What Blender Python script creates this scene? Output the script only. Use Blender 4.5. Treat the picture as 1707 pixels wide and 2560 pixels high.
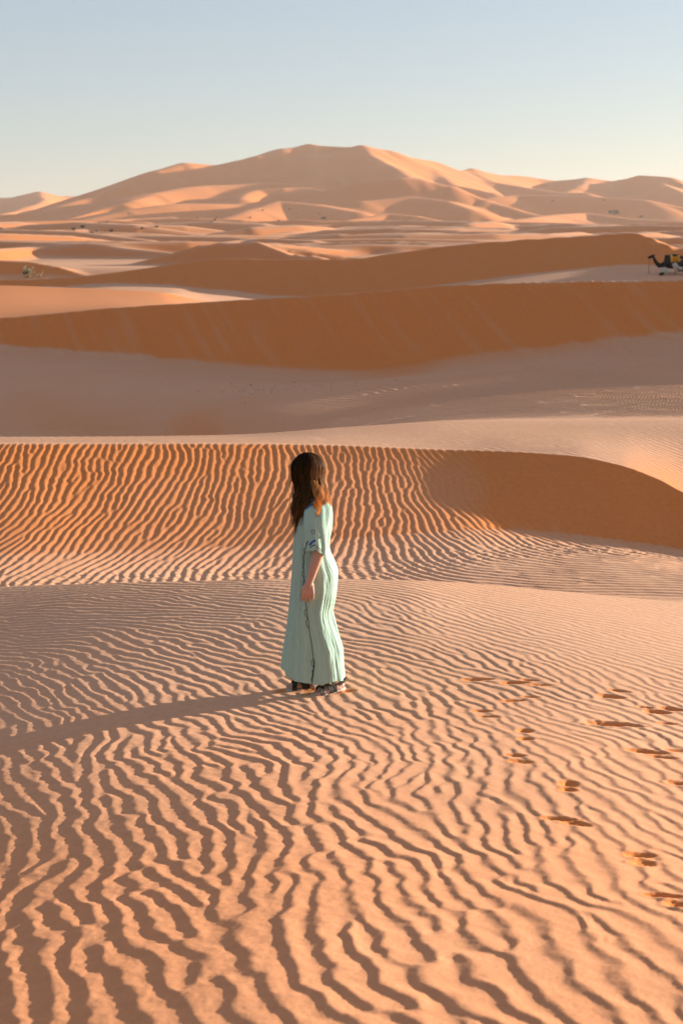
import bpy, bmesh, math, random
import numpy as np
from mathutils import Vector, Matrix, Quaternion
from mathutils.bvhtree import BVHTree

# ------------------------------------------------------------------ camera, sky, sun, exposure
scene = bpy.context.scene
for o in list(bpy.data.objects):
    bpy.data.objects.remove(o, do_unlink=True)
COL = scene.collection

PW, PH, FPX = 1707.0, 2560.0, 2560.0 * 50.0 / 36.0
PITCH = math.atan((1280.0 - 600.0) / FPX)
ZC = 3.05
SUN_EL, SUN_BEHIND = math.radians(8.5), math.radians(25.5)
SUN_DIR = Vector((math.cos(SUN_EL) * math.cos(SUN_BEHIND), math.cos(SUN_EL) * math.sin(SUN_BEHIND), math.sin(SUN_EL)))

cam_d = bpy.data.cameras.new('camera')
cam_d.sensor_fit = 'VERTICAL'
cam_d.sensor_height = 36.0
cam_d.sensor_width = 24.0
cam_d.lens = 50.0
cam_d.clip_start = 0.1
cam_d.clip_end = 60000.0
cam_d.dof.use_dof = True
cam_d.dof.focus_distance = 9.7
cam_d.dof.aperture_fstop = 4.0
cam = bpy.data.objects.new('camera', cam_d)
COL.objects.link(cam)
cam.location = (0, 0, ZC)
cam.rotation_euler = (math.pi / 2 - PITCH, 0, 0)
scene.camera = cam

world = bpy.data.worlds.new('World')
scene.world = world
world.use_nodes = True
wn = world.node_tree
wn.nodes.clear()
w_out = wn.nodes.new('ShaderNodeOutputWorld')
w_bg = wn.nodes.new('ShaderNodeBackground')
w_sky = wn.nodes.new('ShaderNodeTexSky')
w_sky.sky_type = 'NISHITA'
w_sky.sun_disc = False
w_sky.sun_elevation = SUN_EL
w_sky.sun_rotation = math.radians(90.0) - SUN_BEHIND
w_sky.altitude = 700.0
w_sky.air_density = 1.0
w_sky.dust_density = 1.4
w_sky.ozone_density = 1.6
w_bg.inputs['Strength'].default_value = 0.069
w_mix = wn.nodes.new('ShaderNodeMix')          # dusty desert air: the clear sky veiled by an even pale scatter
w_mix.data_type = 'RGBA'
w_mix.inputs[0].default_value = 0.50
w_mix.inputs[7].default_value = (2.74, 2.94, 3.42, 1)
wn.links.new(w_sky.outputs[0], w_mix.inputs[6])
wn.links.new(w_mix.outputs[2], w_bg.inputs[0])
wn.links.new(w_bg.outputs[0], w_out.inputs[0])

sun_d = bpy.data.lights.new('sun', 'SUN')
sun_d.energy = 5.0
sun_d.angle = math.radians(0.55)
sun_d.color = (1.0, 0.94, 0.79)
sun = bpy.data.objects.new('sun', sun_d)
COL.objects.link(sun)
sun.rotation_euler = SUN_DIR.to_track_quat('Z', 'Y').to_euler()
sun.location = (30, 14, 20)

scene.view_settings.view_transform = 'Standard'
scene.view_settings.look = 'None'
scene.view_settings.gamma = 1.0
scene.view_settings.use_curve_mapping = False
scene.view_settings.exposure = 1.53
scene.cycles.max_bounces = 6
scene.cycles.diffuse_bounces = 4
scene.cycles.glossy_bounces = 2
scene.cycles.transmission_bounces = 4
scene.cycles.volume_bounces = 0
scene.cycles.use_denoising = True
scene.render.film_transparent = False

# ------------------------------------------------------------------ small tools
CP, SP = math.cos(PITCH), math.sin(PITCH)


def ray(px, py):
    """(x, z) rise per metre of ground distance y for a picture direction."""
    px = np.asarray(px, float); py = np.asarray(py, float)
    u = (px - PW / 2) / FPX
    v = (PH / 2 - py) / FPX
    d = CP + v * SP
    return u / d, (-SP + v * CP) / d


def at(px, py, y):
    a, b = ray(px, py)
    return Vector((float(a * y), float(y), float(ZC + b * y)))


def smooth(e0, e1, x):
    t = np.clip((x - e0) / (e1 - e0), 0, 1)
    return t * t * (3 - 2 * t)


def pchip(xk, yk, x):
    xk = np.asarray(xk, float); yk = np.asarray(yk, float)
    h = np.diff(xk); dl = np.diff(yk) / h
    m = np.zeros(len(xk))
    m[0], m[-1] = dl[0], dl[-1]
    for i in range(1, len(xk) - 1):
        if dl[i - 1] * dl[i] > 0:
            w1, w2 = 2 * h[i] + h[i - 1], h[i] + 2 * h[i - 1]
            m[i] = (w1 + w2) / (w1 / dl[i - 1] + w2 / dl[i])
    xc = np.clip(x, xk[0], xk[-1])
    i = np.clip(np.searchsorted(xk, xc) - 1, 0, len(xk) - 2)
    s = (xc - xk[i]) / h[i]
    return ((1 + 2 * s) * (1 - s) ** 2 * yk[i] + s * (1 - s) ** 2 * h[i] * m[i]
            + s * s * (3 - 2 * s) * yk[i + 1] + s * s * (s - 1) * h[i] * m[i + 1])


def hash2(ix, iy, seed):
    h = (ix.astype(np.int64) * 374761393 + iy.astype(np.int64) * 668265263 + seed * 1274126177) & 0x7fffffff
    h = ((h ^ (h >> 13)) * 1274126177) & 0x7fffffff
    return ((h ^ (h >> 16)) & 0xffff) / 65535.0


def noise(x, y, seed=0):
    """gradient noise, about -1..1"""
    ix = np.floor(x); iy = np.floor(y)
    fx = x - ix; fy = y - iy
    ux = fx * fx * fx * (fx * (fx * 6 - 15) + 10); uy = fy * fy * fy * (fy * (fy * 6 - 15) + 10)
    r = 0
    for dx in (0, 1):
        for dy in (0, 1):
            a = hash2(ix + dx, iy + dy, seed) * 2 * math.pi
            g = np.cos(a) * (fx - dx) + np.sin(a) * (fy - dy)
            r = r + g * (ux if dx else 1 - ux) * (uy if dy else 1 - uy)
    return r * 1.5


def mat_new(name):
    m = bpy.data.materials.new(name)
    m.use_nodes = True
    nt = m.node_tree
    return m, nt, nt.nodes['Principled BSDF']


def N(nt, kind, **kw):
    n = nt.nodes.new(kind)
    for k, v in kw.items():
        if hasattr(n, k):
            setattr(n, k, v)
        else:
            n.inputs[k].default_value = v
    return n


def tag(o, label=None, cat=None, group=None, kind=None):
    if label: o['label'] = label
    if cat: o['category'] = cat
    if group: o['group'] = group
    if kind: o['kind'] = kind
    return o


def link_mesh(name, me, mat=None, parent=None):
    o = bpy.data.objects.new(name, me)
    COL.objects.link(o)
    if mat is not None:
        if isinstance(mat, (list, tuple)):
            for mm in mat: me.materials.append(mm)
        else:
            me.materials.append(mat)
    if parent is not None:
        o.parent = parent
    return o


def empty(name, loc, rz=0.0):
    o = bpy.data.objects.new(name, None)
    COL.objects.link(o)
    o.location = loc
    o.rotation_euler = (0, 0, rz)
    o.empty_display_size = 0.2
    return o


# ------------------------------------------------------------------ sand material
def sand_material():
    m, nt, b = mat_new('desert_sand')
    L = nt.links.new
    tone = N(nt, 'ShaderNodeAttribute', attribute_name='tone')
    geo = N(nt, 'ShaderNodeNewGeometry')
    n1 = N(nt, 'ShaderNodeTexNoise', Scale=0.9, Detail=4.0, Roughness=0.6)
    n2 = N(nt, 'ShaderNodeTexNoise', Scale=260.0, Detail=3.0, Roughness=0.75)
    n3 = N(nt, 'ShaderNodeTexNoise', Scale=14.0, Detail=5.0, Roughness=0.65)
    for n in (n1, n2, n3):
        L(geo.outputs['Position'], n.inputs['Vector'])
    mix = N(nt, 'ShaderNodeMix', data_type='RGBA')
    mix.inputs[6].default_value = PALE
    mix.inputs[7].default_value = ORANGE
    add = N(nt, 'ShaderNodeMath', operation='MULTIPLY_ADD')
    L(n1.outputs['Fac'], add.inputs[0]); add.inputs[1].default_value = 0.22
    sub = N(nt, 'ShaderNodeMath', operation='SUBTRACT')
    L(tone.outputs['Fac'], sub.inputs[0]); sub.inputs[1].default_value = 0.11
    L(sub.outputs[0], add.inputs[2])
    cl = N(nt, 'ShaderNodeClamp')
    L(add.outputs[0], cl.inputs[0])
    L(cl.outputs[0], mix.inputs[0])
    # grain: every grain a little lighter or darker
    gr = N(nt, 'ShaderNodeMapRange')
    gr.inputs[1].default_value = 0.25; gr.inputs[2].default_value = 0.75
    gr.inputs[3].default_value = 0.80; gr.inputs[4].default_value = 1.18
    L(n2.outputs['Fac'], gr.inputs[0])
    gm = N(nt, 'ShaderNodeMapRange')
    gm.inputs[1].default_value = 0.3; gm.inputs[2].default_value = 0.7
    gm.inputs[3].default_value = 0.93; gm.inputs[4].default_value = 1.07
    L(n3.outputs['Fac'], gm.inputs[0])
    mm = N(nt, 'ShaderNodeMath', operation='MULTIPLY')
    L(gr.outputs[0], mm.inputs[0]); L(gm.outputs[0], mm.inputs[1])
    mul = N(nt, 'ShaderNodeVectorMath', operation='SCALE')
    L(mix.outputs[2], mul.inputs[0]); L(mm.outputs[0], mul.inputs[3])
    L(mul.outputs[0], b.inputs['Base Color'])
    b.inputs['Roughness'].default_value = 0.95
    b.inputs['Specular IOR Level'].default_value = 0.12
    bump = N(nt, 'ShaderNodeBump')
    bump.inputs['Strength'].default_value = 0.35
    bump.inputs['Distance'].default_value = 0.0025
    L(n2.outputs['Fac'], bump.inputs['Height'])
    L(bump.outputs[0], b.inputs['Normal'])
    return m


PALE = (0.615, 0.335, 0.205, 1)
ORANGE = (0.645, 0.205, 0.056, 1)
SAND = sand_material()

# ------------------------------------------------------------------ the land: feature lines seen along the view, lofted
# each line: list of (px, py, y) points or ('z', px, y, z); slope just before and just after it
T_ALL = None


def fline(pts, mb, ma, kind='py'):
    """pts: (px, py, y) -> arrays t, y, z ; with kind 'z' the middle value is a height"""
    t, ys, zs = [], [], []
    for p in pts:
        px, v, y = p
        if kind == 'py':
            a, b = ray(px, v)
            t.append(float(a)); ys.append(y); zs.append(ZC + float(b) * y)
        else:
            a, _ = ray(px, 900)
            t.append(float(a)); ys.append(y); zs.append(v)
    mb = mb if isinstance(mb, (list, tuple)) else [mb] * len(t)
    ma = ma if isinstance(ma, (list, tuple)) else [ma] * len(t)
    return [np.array(q, float) for q in (t, ys, zs, mb, ma)]


def face_base(px, py_b, py_c, yc, sl=0.58):
    """ground distance of the foot of a slip face whose crest stands at yc"""
    _, sb = ray(px, py_b); _, sc = ray(px, py_c)
    zc_ = ZC + sc * yc
    return float((sl * yc - zc_ + ZC) / (sl - sb))


LINES = []
LINES.append(fline([(-6000, 2.2, -40), (853, 2.6, -40), (6000, 2.2, -40)], -0.0, -0.0, 'z'))
LINES.append(fline([(-6000, 0.4, -2), (-900, 1.1, -2), (853, 1.62, -2), (2600, 1.5, -2), (6000, 0.8, -2)], -0.10, -0.10, 'z'))
LINES.append(fline([(-6000, -0.9, 3.4), (-900, 0.35, 3.4), (100, 0.78, 3.4), (853, 0.90, 3.4), (1707, 0.92, 3.4), (2600, 0.80, 3.4), (6000, 0.1, 3.4)], -0.165, -0.165, 'z'))
LINES.append(fline([(-6000, -1.6, 6.6), (-900, -0.35, 6.6), (0, 0.15, 6.6), (450, 0.275, 6.6), (853, 0.335, 6.6), (1300, 0.34, 6.6), (1707, 0.30, 6.6), (2600, 0.10, 6.6), (6000, -0.8, 6.6)], -0.115, -0.115, 'z'))
LINES.append(fline([(-6000, -2.2, 9.3), (-900, -0.8, 9.3), (0, -0.16, 9.3), (400, -0.04, 9.3), (800, 0.0, 9.3), (1300, 0.02, 9.3), (1707, -0.03, 9.3), (2600, -0.3, 9.3), (6000, -1.4, 9.3)], -0.055, -0.055, 'z'))
LINES.append(fline([(-6000, 2000, 15.0), (-900, 1560, 14.4), (0, 1469, 13.9), (250, 1459, 13.4), (500, 1452, 13.0), (750, 1447, 12.8), (1000, 1450, 12.8), (1200, 1461, 12.9), (1450, 1484, 12.9), (1707, 1509, 12.9), (2600, 1590, 13.0), (6000, 1900, 13.2)], -0.06, -0.42))
LINES.append(fline([(-6000, -2.3, 15.3), (-900, -1.0, 15.1), (0, -0.60, 14.9), (853, -0.66, 14.9), (1707, -0.70, 14.9), (2600, -1.0, 14.9), (6000, -2.0, 15)], 0.02, 0.02, 'z'))
# foot of the big rippled face, then its crest
px1 = [1300, 1423, 1540, 1630, 1707]
crest1 = [1131, 1140, 1163, 1196, 1236]
yc1 = [19.9, 19.6, 19.2, 18.9, 18.5]
base1 = [1325, 1336, 1350, 1362, 1376]
yb1 = [face_base(a, b, c, d, e) for a, b, c, d, e in zip(px1, base1, crest1, yc1, [.31, .40, .48, .53, .56])]
LINES.append(fline([(-6000, 1420, 15.7), (-900, 1400, 15.9), (0, 1385, 16.1), (285, 1378, 16.4), (570, 1366, 16.7), (853, 1346, 17.0), (1138, 1326, 17.4)] + list(zip(px1, base1, yb1)) + [(2300, 1440, 16.0), (6000, 1500, 15.4)],
                   [.12, .12, .12, .12, .12, .12, .10, .09, .08, .06, .05, .05, .0, .0], [.20, .20, .20, .20, .20, .22, .22, .24, .28, .34, .38, .40, .3, .1]))
LINES.append(fline([(-6000, 1090, 18.4), (-900, 1106, 19.0), (0, 1110, 19.5), (285, 1110, 19.8), (570, 1110, 20.1), (853, 1114, 20.3), (1138, 1125, 20.2)] + list(zip(px1, crest1, yc1)) + [(2300, 1400, 17.2), (6000, 1490, 16.0)],
                   [.26, .26, .26, .26, .26, .26, .28, .36, .48, .56, .58, .58, .3, .1], [-.01, -.01, -.01, -.01, -.01, -.01, .0, .02, .03, .03, .03, .03, .03, .02]))
# far edge of the flat crown (an edge only on the left)
LINES.append(fline([(-6000, 1090, 23.0), (-900, 1094, 23.0), (0, 1092, 23.0), (285, 1091, 23.0), (570, 1087, 23.0), (853, 1072, 23.0), (1138, 1065, 23.0), (1423, 1066, 23.0), (1707, 1066, 23.0), (2300, 1060, 23.0), (6000, 1050, 23)],
                   [-.06, -.06, -.06, -.05, -.05, -.04, -.02, .0, .01, .01, .01], [-.30, -.30, -.30, -.28, -.2, -.06, -.02, .0, .01, .01, .01]))
LINES.append(fline([(-6000, -2.2, 27), (-900, -2.2, 27), (0, -1.9, 27), (285, -1.65, 27), (570, -1.00, 27), (853, -0.50, 27), (1138, -0.24, 27), (1423, -0.13, 27), (1707, -0.10, 27), (2300, -0.1, 27), (6000, .5, 27)],
                   [-.02, -.02, -.02, -.02, -.03, -.03, -.01, .02, .02, .02, .02], [.0, .0, .0, .0, -.02, -.03, -.01, .02, .02, .02, .02], 'z'))
LINES.append(fline([(-6000, -2.6, 37), (-900, -2.3, 37), (0, -1.88, 37), (200, -1.70, 36), (400, -1.45, 35), (570, -1.08, 35), (853, -.70, 34), (1138, -.40, 34), (1423, -.22, 34), (1707, -.15, 34), (2300, -.1, 34), (6000, 1.5, 34)],
                   [.0, .0, .06, .10, .08, .03, -.01, .0, .01, .02, .03, .05], [.08, .08, .10, .12, .09, .03, -.01, .0, .01, .02, .03, .05], 'z'))
LINES.append(fline([(-6000, -2.2, 45), (-900, -1.9, 45), (0, -1.42, 43.5), (200, -1.26, 42), (400, -1.18, 41), (570, -1.04, 40), (853, -.74, 38), (1138, -.42, 37.5), (1423, -.18, 37.5), (1707, -.05, 37.5), (2300, .1, 37), (6000, 1.7, 37)],
                   [.02, .02, .02, .015, .0, -.01, -.02, -.01, .01, .02, .03, .05], [.02, .02, .02, .015, .0, -.01, -.02, -.01, .01, .02, .03, .05], 'z'))
pxs = [0, 285, 570, 853, 1138, 1423, 1707]
crest2 = [795, 770, 752, 735, 713, 704, 700]
yc2 = [60.0, 57.0, 54.0, 51.0, 48.5, 47.0, 46.0]
base2 = [865, 885, 912, 930, 895, 862, 832]
yb2 = [face_base(a, b, c, d) for a, b, c, d in zip(pxs, base2, crest2, yc2)]
LINES.append(fline([(-6000, 780, 64), (-900, 850, 62)] + list(zip(pxs, base2, yb2)) + [(2300, 800, 42.0), (3400, 790, 40.0), (5000, 800, 40), (6000, 800, 40)],
                   [.08, .09, .09, .11, .14, .16, .16, .15, .14, .2, .3, .3, .3], [.08, .09, .09, .11, .14, .16, .16, .15, .14, .2, .3, .3, .3]))
LINES.append(fline([(-6000, 760, 67), (-900, 825, 64)] + list(zip(pxs, crest2, yc2)) + [(1760, 664, 46), (2077, 604, 46.5), (2994, 556, 46.5), (3300, 481, 46.5), (3606, 388, 46.5), (3770, 489, 47), (4300, 527, 48), (6000, 560, 50)],  # crest beyond the right frame edge, unseen, shaped to shade the hollow
                   [.2, .3, .45, .55, .58, .58, .58, .52, .40, .45, .5, .5, .5, .5, .5, .4, .4], [-.15, -.1, -.03, -.03] + [-.03, -.03, -.025, -.02, -.02, -.1, -.1, -.2, -.3, -.3, -.2, -.1, -.1]))
LINES.append(fline([(-6000, -1.5, 70), (-600, -1.6, 68), (0, -1.25, 65.5), (285, -.75, 63), (570, -.15, 60), (853, .4, 57), (1138, .95, 55), (1707, 1.2, 54), (2300, 1.6, 54), (6000, 3, 60)], [-.05] * 10, [.06, .06, .08, .08, .0, -.03, -.03, -.02, .0, .0], 'z'))
# the lit lens behind, left
LINES.append(fline([(-6000, 690, 92), (-600, 705, 92), (0, 713, 92), (150, 718, 92), (285, 723, 92), (400, 730, 92), (470, 745, 92), (570, 760, 92), (853, 772, 92), (1138, 745, 92), (1423, 726, 92), (1707, 719, 92), (2300, 700, 92), (6000, 640, 75)],
                   [.1, .1, .11, .11, .10, .08, .04, .02, .0, .0, .0, .0, .0, .0], [-.2, -.2, -.2, -.16, -.12, -.06, .0, .01, .01, .01, .0, .0, .0, .0]))
px3 = [0, 140, 285, 420, 500, 570, 700, 853, 1000, 1138, 1423, 1590, 1640, 1707]
crest3 = [699, 695, 681, 662, 651, 646, 648, 648, 631, 613, 592, 583, 600, 622]
yc3 = [119, 119, 119, 119, 119, 119, 119, 118, 118, 117.5, 117, 117, 116, 115]
base3 = [716, 716, 708, 712, 720, 726, 740, 742, 726, 708, 674, 662, 662, 664]
yb3 = [face_base(a, b, c, d) for a, b, c, d in zip(px3, base3, crest3, yc3)]
LINES.append(fline([(-6000, 690, 115), (-600, 715, 115)] + list(zip(px3, base3, yb3)) + [(1850, 668, 107), (2399, 660, 104), (3574, 660, 94), (4780, 670, 82), (6000, 640, 95)],
                   [.02] * 3 + [.02, .03, .03, .03, .02, .02, .02, .02, .02, .03, .04, .04, .04, .03, .03, .03, .03, .03], [.3, .4] + [.5, .5, .45, .45, .5, .5] + [.58] * 7 + [.4, .5, .5, .5, .4, .2]))
LINES.append(fline([(-6000, 660, 119), (-600, 700, 119)] + list(zip(px3, crest3, yc3)) + [(1850, 606, 114), (2399, 500, 115), (3574, 280, 115), (4780, 40, 115), (6000, 560, 116)],  # unseen rise on the right, added to throw shade across the camel flat
                   [.3, .4] + [.5, .5, .5, .5, .55, .58] + [.58] * 8 + [.55, .55, .55, .5, .2], [-.12] * 21))
LINES.append(fline([(-6000, 0.0, 142), (0, 0.1, 140), (570, 0.5, 142), (1138, 0.9, 146), (1707, 1.0, 148), (6000, 1.0, 148)], [-.01] * 6, [.0] * 6, 'z'))


def loft(t, y):
    """height and nothing else; t (C,), y (R,) -> (R, C)"""
    R, C = len(y), len(t)
    ks = [[pchip(l[0], l[i], t) for i in (1, 2, 3, 4)] for l in LINES]
    out = np.zeros((R, C))
    Y = y[:, None]
    for k in range(len(ks) - 1):
        y0, z0, _, m0 = ks[k]
        y1, z1, m1, _ = ks[k + 1]
        hh = np.maximum(y1 - y0, 0.05)
        s = (Y - y0[None]) / hh[None]
        msk = (s >= 0) & (Y < y1[None])
        s = np.clip(s, 0, 1)
        v = ((1 + 2 * s) * (1 - s) ** 2 * z0 + s * (1 - s) ** 2 * hh * m0
             + s * s * (3 - 2 * s) * z1 + s * s * (s - 1) * hh * m1)
        out = np.where(msk, v, out)
    yl, zl = ks[-1][0], ks[-1][1]
    out = np.where(Y >= yl[None], zl[None], out)
    return out


# ------------------------------------------------------------------ far dunes as ridges
def seg_ridge(x, y, pts, sl_n, sl_f, width=1.0, rnd=0.0):
    """cone ridge over a polyline of Vectors; sl_n slope on the near / left side, sl_f on the far side"""
    best = np.full(x.shape, -1e9)
    for a, b in zip(pts[:-1], pts[1:]):
        dx, dy = b.x - a.x, b.y - a.y
        l2 = dx * dx + dy * dy
        s = np.clip(((x - a.x) * dx + (y - a.y) * dy) / l2, 0, 1)
        ex, ey = x - (a.x + s * dx), y - (a.y + s * dy)
        d = np.sqrt(ex * ex + ey * ey + rnd * rnd) - rnd
        side = smooth(-width, width, (dx * ey - dy * ex) / math.sqrt(l2))
        sl = sl_n * (1 - side) + sl_f * side
        best = np.maximum(best, a.z + s * (b.z - a.z) - sl * d)
    return best


def smax(a, b, k):
    h = np.clip(0.5 + 0.5 * (a - b) / k, 0, 1)
    return b * (1 - h) + a * h + k * h * (1 - h)


RIDGES = [  # (points (px, py, y), slope near side, slope far side, softness)
    ([(-900, 560, 1500), (-300, 548, 1560), (60, 533, 1600), (150, 518, 1680), (220, 497, 1750), (320, 455, 1850), (400, 425, 1900), (470, 408, 1950), (540, 411, 1980), (590, 403, 2000), (640, 391, 2020), (700, 372, 2050), (770, 362, 2080), (850, 366, 2050), (895, 364, 2000),
      (960, 373, 2000), (1030, 395, 2020), (1080, 402, 2050), (1140, 424, 2050), (1180, 421, 2100), (1250, 435, 2150), (1330, 440, 2200), (1400, 450, 2200), (1480, 445, 2150), (1540, 452, 2150), (1600, 441, 2100), (1660, 445, 2050), (1707, 462, 2000), (1800, 490, 1950), (2600, 520, 1900), (5000, 520, 1900)], .40, .35, 5),
    ([(895, 364, 2000), (921, 390, 1930), (981, 412, 1850), (1014, 434, 1760), (1030, 452, 1640), (1060, 480, 1560)], .42, .42, 3),
    ([(1030, 396, 2020), (1075, 425, 1960), (1120, 445, 1900), (1150, 462, 1840), (1240, 480, 1800)], .40, .42, 3),
    ([(1180, 421, 2100), (1230, 455, 2000), (1330, 470, 1950), (1450, 480, 1900)], .38, .4, 4),
    ([(1480, 445, 2150), (1440, 470, 2000), (1380, 500, 1850), (1330, 525, 1700)], .36, .36, 5),
    ([(1600, 441, 2100), (1650, 462, 2000), (1690, 480, 1900), (1720, 510, 1800)], .40, .42, 3),
    ([(760, 500, 1500), (830, 470, 1540), (900, 451, 1560), (976, 447, 1560), (1025, 451, 1560), (1107, 467, 1540), (1200, 499, 1500), (1314, 532, 1440), (1396, 546, 1400), (1500, 556, 1380)], .36, .42, 3),
    ([(770, 362, 2080), (790, 400, 1950), (800, 440, 1820), (770, 466, 1720), (700, 470, 1690), (640, 474, 1680), (600, 492, 1600)], .36, .38, 4),
    ([(760, 470, 1700), (850, 480, 1640), (900, 500, 1560)], .36, .38, 4),
    ([(560, 545, 1330), (640, 520, 1400), (720, 505, 1450), (800, 510, 1430), (880, 530, 1380)], .34, .38, 3),
    ([(-100, 580, 1150), (100, 575, 1180), (250, 552, 1300), (330, 545, 1380), (420, 540, 1400), (470, 552, 1350)], .30, .36, 3),
    ([(880, 550, 1250), (960, 535, 1300), (1040, 540, 1280), (1120, 555, 1250)], .34, .38, 3),
    ([(1240, 556, 1250), (1330, 545, 1320), (1450, 530, 1450), (1560, 540, 1400), (1707, 550, 1350)], .32, .38, 3),
    ([(300, 512, 1560), (400, 482, 1650), (520, 462, 1740), (640, 455, 1780), (740, 462, 1770)], .36, .2, 4),
    ([(180, 555, 1400), (320, 528, 1470), (470, 512, 1530), (600, 507, 1560), (720, 515, 1540)], .34, .2, 4),
    ([(900, 500, 1450), (1000, 490, 1480), (1100, 505, 1450), (1180, 525, 1400)], .36, .3, 4),
    ([(1150, 500, 1700), (1300, 486, 1760), (1450, 490, 1740), (1600, 500, 1700)], .36, .25, 4),
    # the small mountain far left
    ([(-1500, 520, 3000), (-400, 505, 3000), (-60, 494, 3000), (30, 493, 3000), (95, 479, 3000), (135, 489, 3020), (190, 490, 3050), (260, 505, 3050), (500, 540, 3100)], .35, .35, 6),
    ([(95, 479, 3000), (110, 497, 2850), (60, 520, 2650), (0, 545, 2400)], .36, .38, 5),
]
NEAR_RIDGES = [
    ([(-300, 640, 143), (-100, 641, 143), (0, 643, 143), (70, 646, 143), (140, 655, 142), (210, 668, 140), (262, 683, 137), (320, 705, 134)], .42, .3, .6),
    ([(230, 700, 168), (330, 668, 168), (430, 632, 168), (500, 612, 168), (560, 605, 167), (640, 604, 166), (700, 612, 165), (780, 625, 164), (870, 640, 163), (960, 655, 160)], .46, .25, .6),
    ([(640, 604, 166), (720, 634, 158), (800, 640, 156)], .4, .3, .6),
]


def field(x, y):
    base = np.interp(y, [100, 150, 250, 400, 700, 1000, 1300, 1700, 2500, 4200], [0.4, 0.3, -0.4, -0.6, 0.8, 4.0, 9.0, 16, 20, 12])
    amp = np.interp(y, [130, 160, 200, 300, 600, 1000, 1400, 2000, 4000], [0, .2, 1.7, 2.6, 5.2, 7.4, 5.0, 4.0, 3.0])
    h = np.zeros_like(x)
    # dunes leaning away from the wind: shift the sample point by the height itself
    for _ in range(2):
        sx, sy = x + h * 2.4, y + h * 3.0
        wx = sx + 14 * noise(sx / 60, sy / 90, 3)
        wy = sy + 22 * noise(sx / 70 + 9, sy / 80, 4)
        n1 = 1 - np.abs(noise(wx / 62, wy / 85, 11)) * 2.1
        n2 = 1 - np.abs(noise(wx / 27 + 3, wy / 46, 12)) * 2.1
        big = noise(x / 190, y / 240, 13)
        h = amp * (0.85 * n1 + 0.34 * n2 + 0.75 * big - 0.35)
    fade = smooth(135, 195, y)
    z = base + h * fade * .55
    rng = np.random.default_rng(5)
    ycol = y[:, 0]
    for k in range(190):
        yy = math.exp(rng.uniform(math.log(195), math.log(1250)))
        cx = rng.uniform(-.36, .36) * yy
        ln = yy ** .75 * rng.uniform(.7, 1.9)
        ang = math.radians(rng.uniform(-40, 30) if rng.random() < .7 else rng.uniform(30, 80))
        hh = yy ** .55 * rng.uniform(.12, .27) * (.55 + .45 * min(1, max(0, (yy - 250) / 350)))
        zb = float(np.interp(yy, [100, 150, 250, 400, 700, 1000, 1300], [0.4, 0.3, -0.4, -0.6, 0.8, 4.0, 9.0]))
        bend = rng.uniform(-.5, .5)
        P = []
        for q in np.linspace(-1, 1, 7):
            a2 = ang + bend * q
            P.append(Vector((cx + q * ln / 2 * math.cos(a2), yy + q * ln / 2 * math.sin(a2), zb + hh * (1 - abs(q) ** 2.2) * 1.3 - .2 * hh)))
        reach = ln / 2 + hh * 5
        r0, r1 = np.searchsorted(ycol, [yy - reach, yy + reach])
        if r1 - r0 < 2: continue
        z[r0:r1] = smax(z[r0:r1], seg_ridge(x[r0:r1], y[r0:r1], P, .46, .30, .3 + .004 * yy, .006 * yy), .3 + .0012 * yy)
    for pts, a, b, k in NEAR_RIDGES:
        P = [at(*p) for p in pts]
        z = np.where(y < 260, smax(z, np.where(y < 260, seg_ridge(x, y, P, a, b, k), -99), .25), z)
    far = y > 700
    if far.any():
        rows = np.where(far.any(axis=1))[0]
        r0 = rows[0]
        X, Yy = x[r0:], y[r0:]
        wx = X + 14 * noise(X / 160, Yy / 160, 21)
        wy = Yy + 14 * noise(X / 160 + 5, Yy / 160, 23)
        m = z[r0:].copy()
        for pts, a, b, k in RIDGES:
            P = [at(*p) for p in pts]
            m = smax(m, seg_ridge(wx, wy, P, a, b, k + 4, 9.0), 6.0)
        m = m + smooth(1200, 1500, Yy) * (3.0 * noise(X / 150 + Yy / 400, Yy / 110, 25) + .8 * noise(X / 60, Yy / 50, 26))
        z[r0:] = np.where(Yy > 700, m, z[r0:])
    return z


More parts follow.
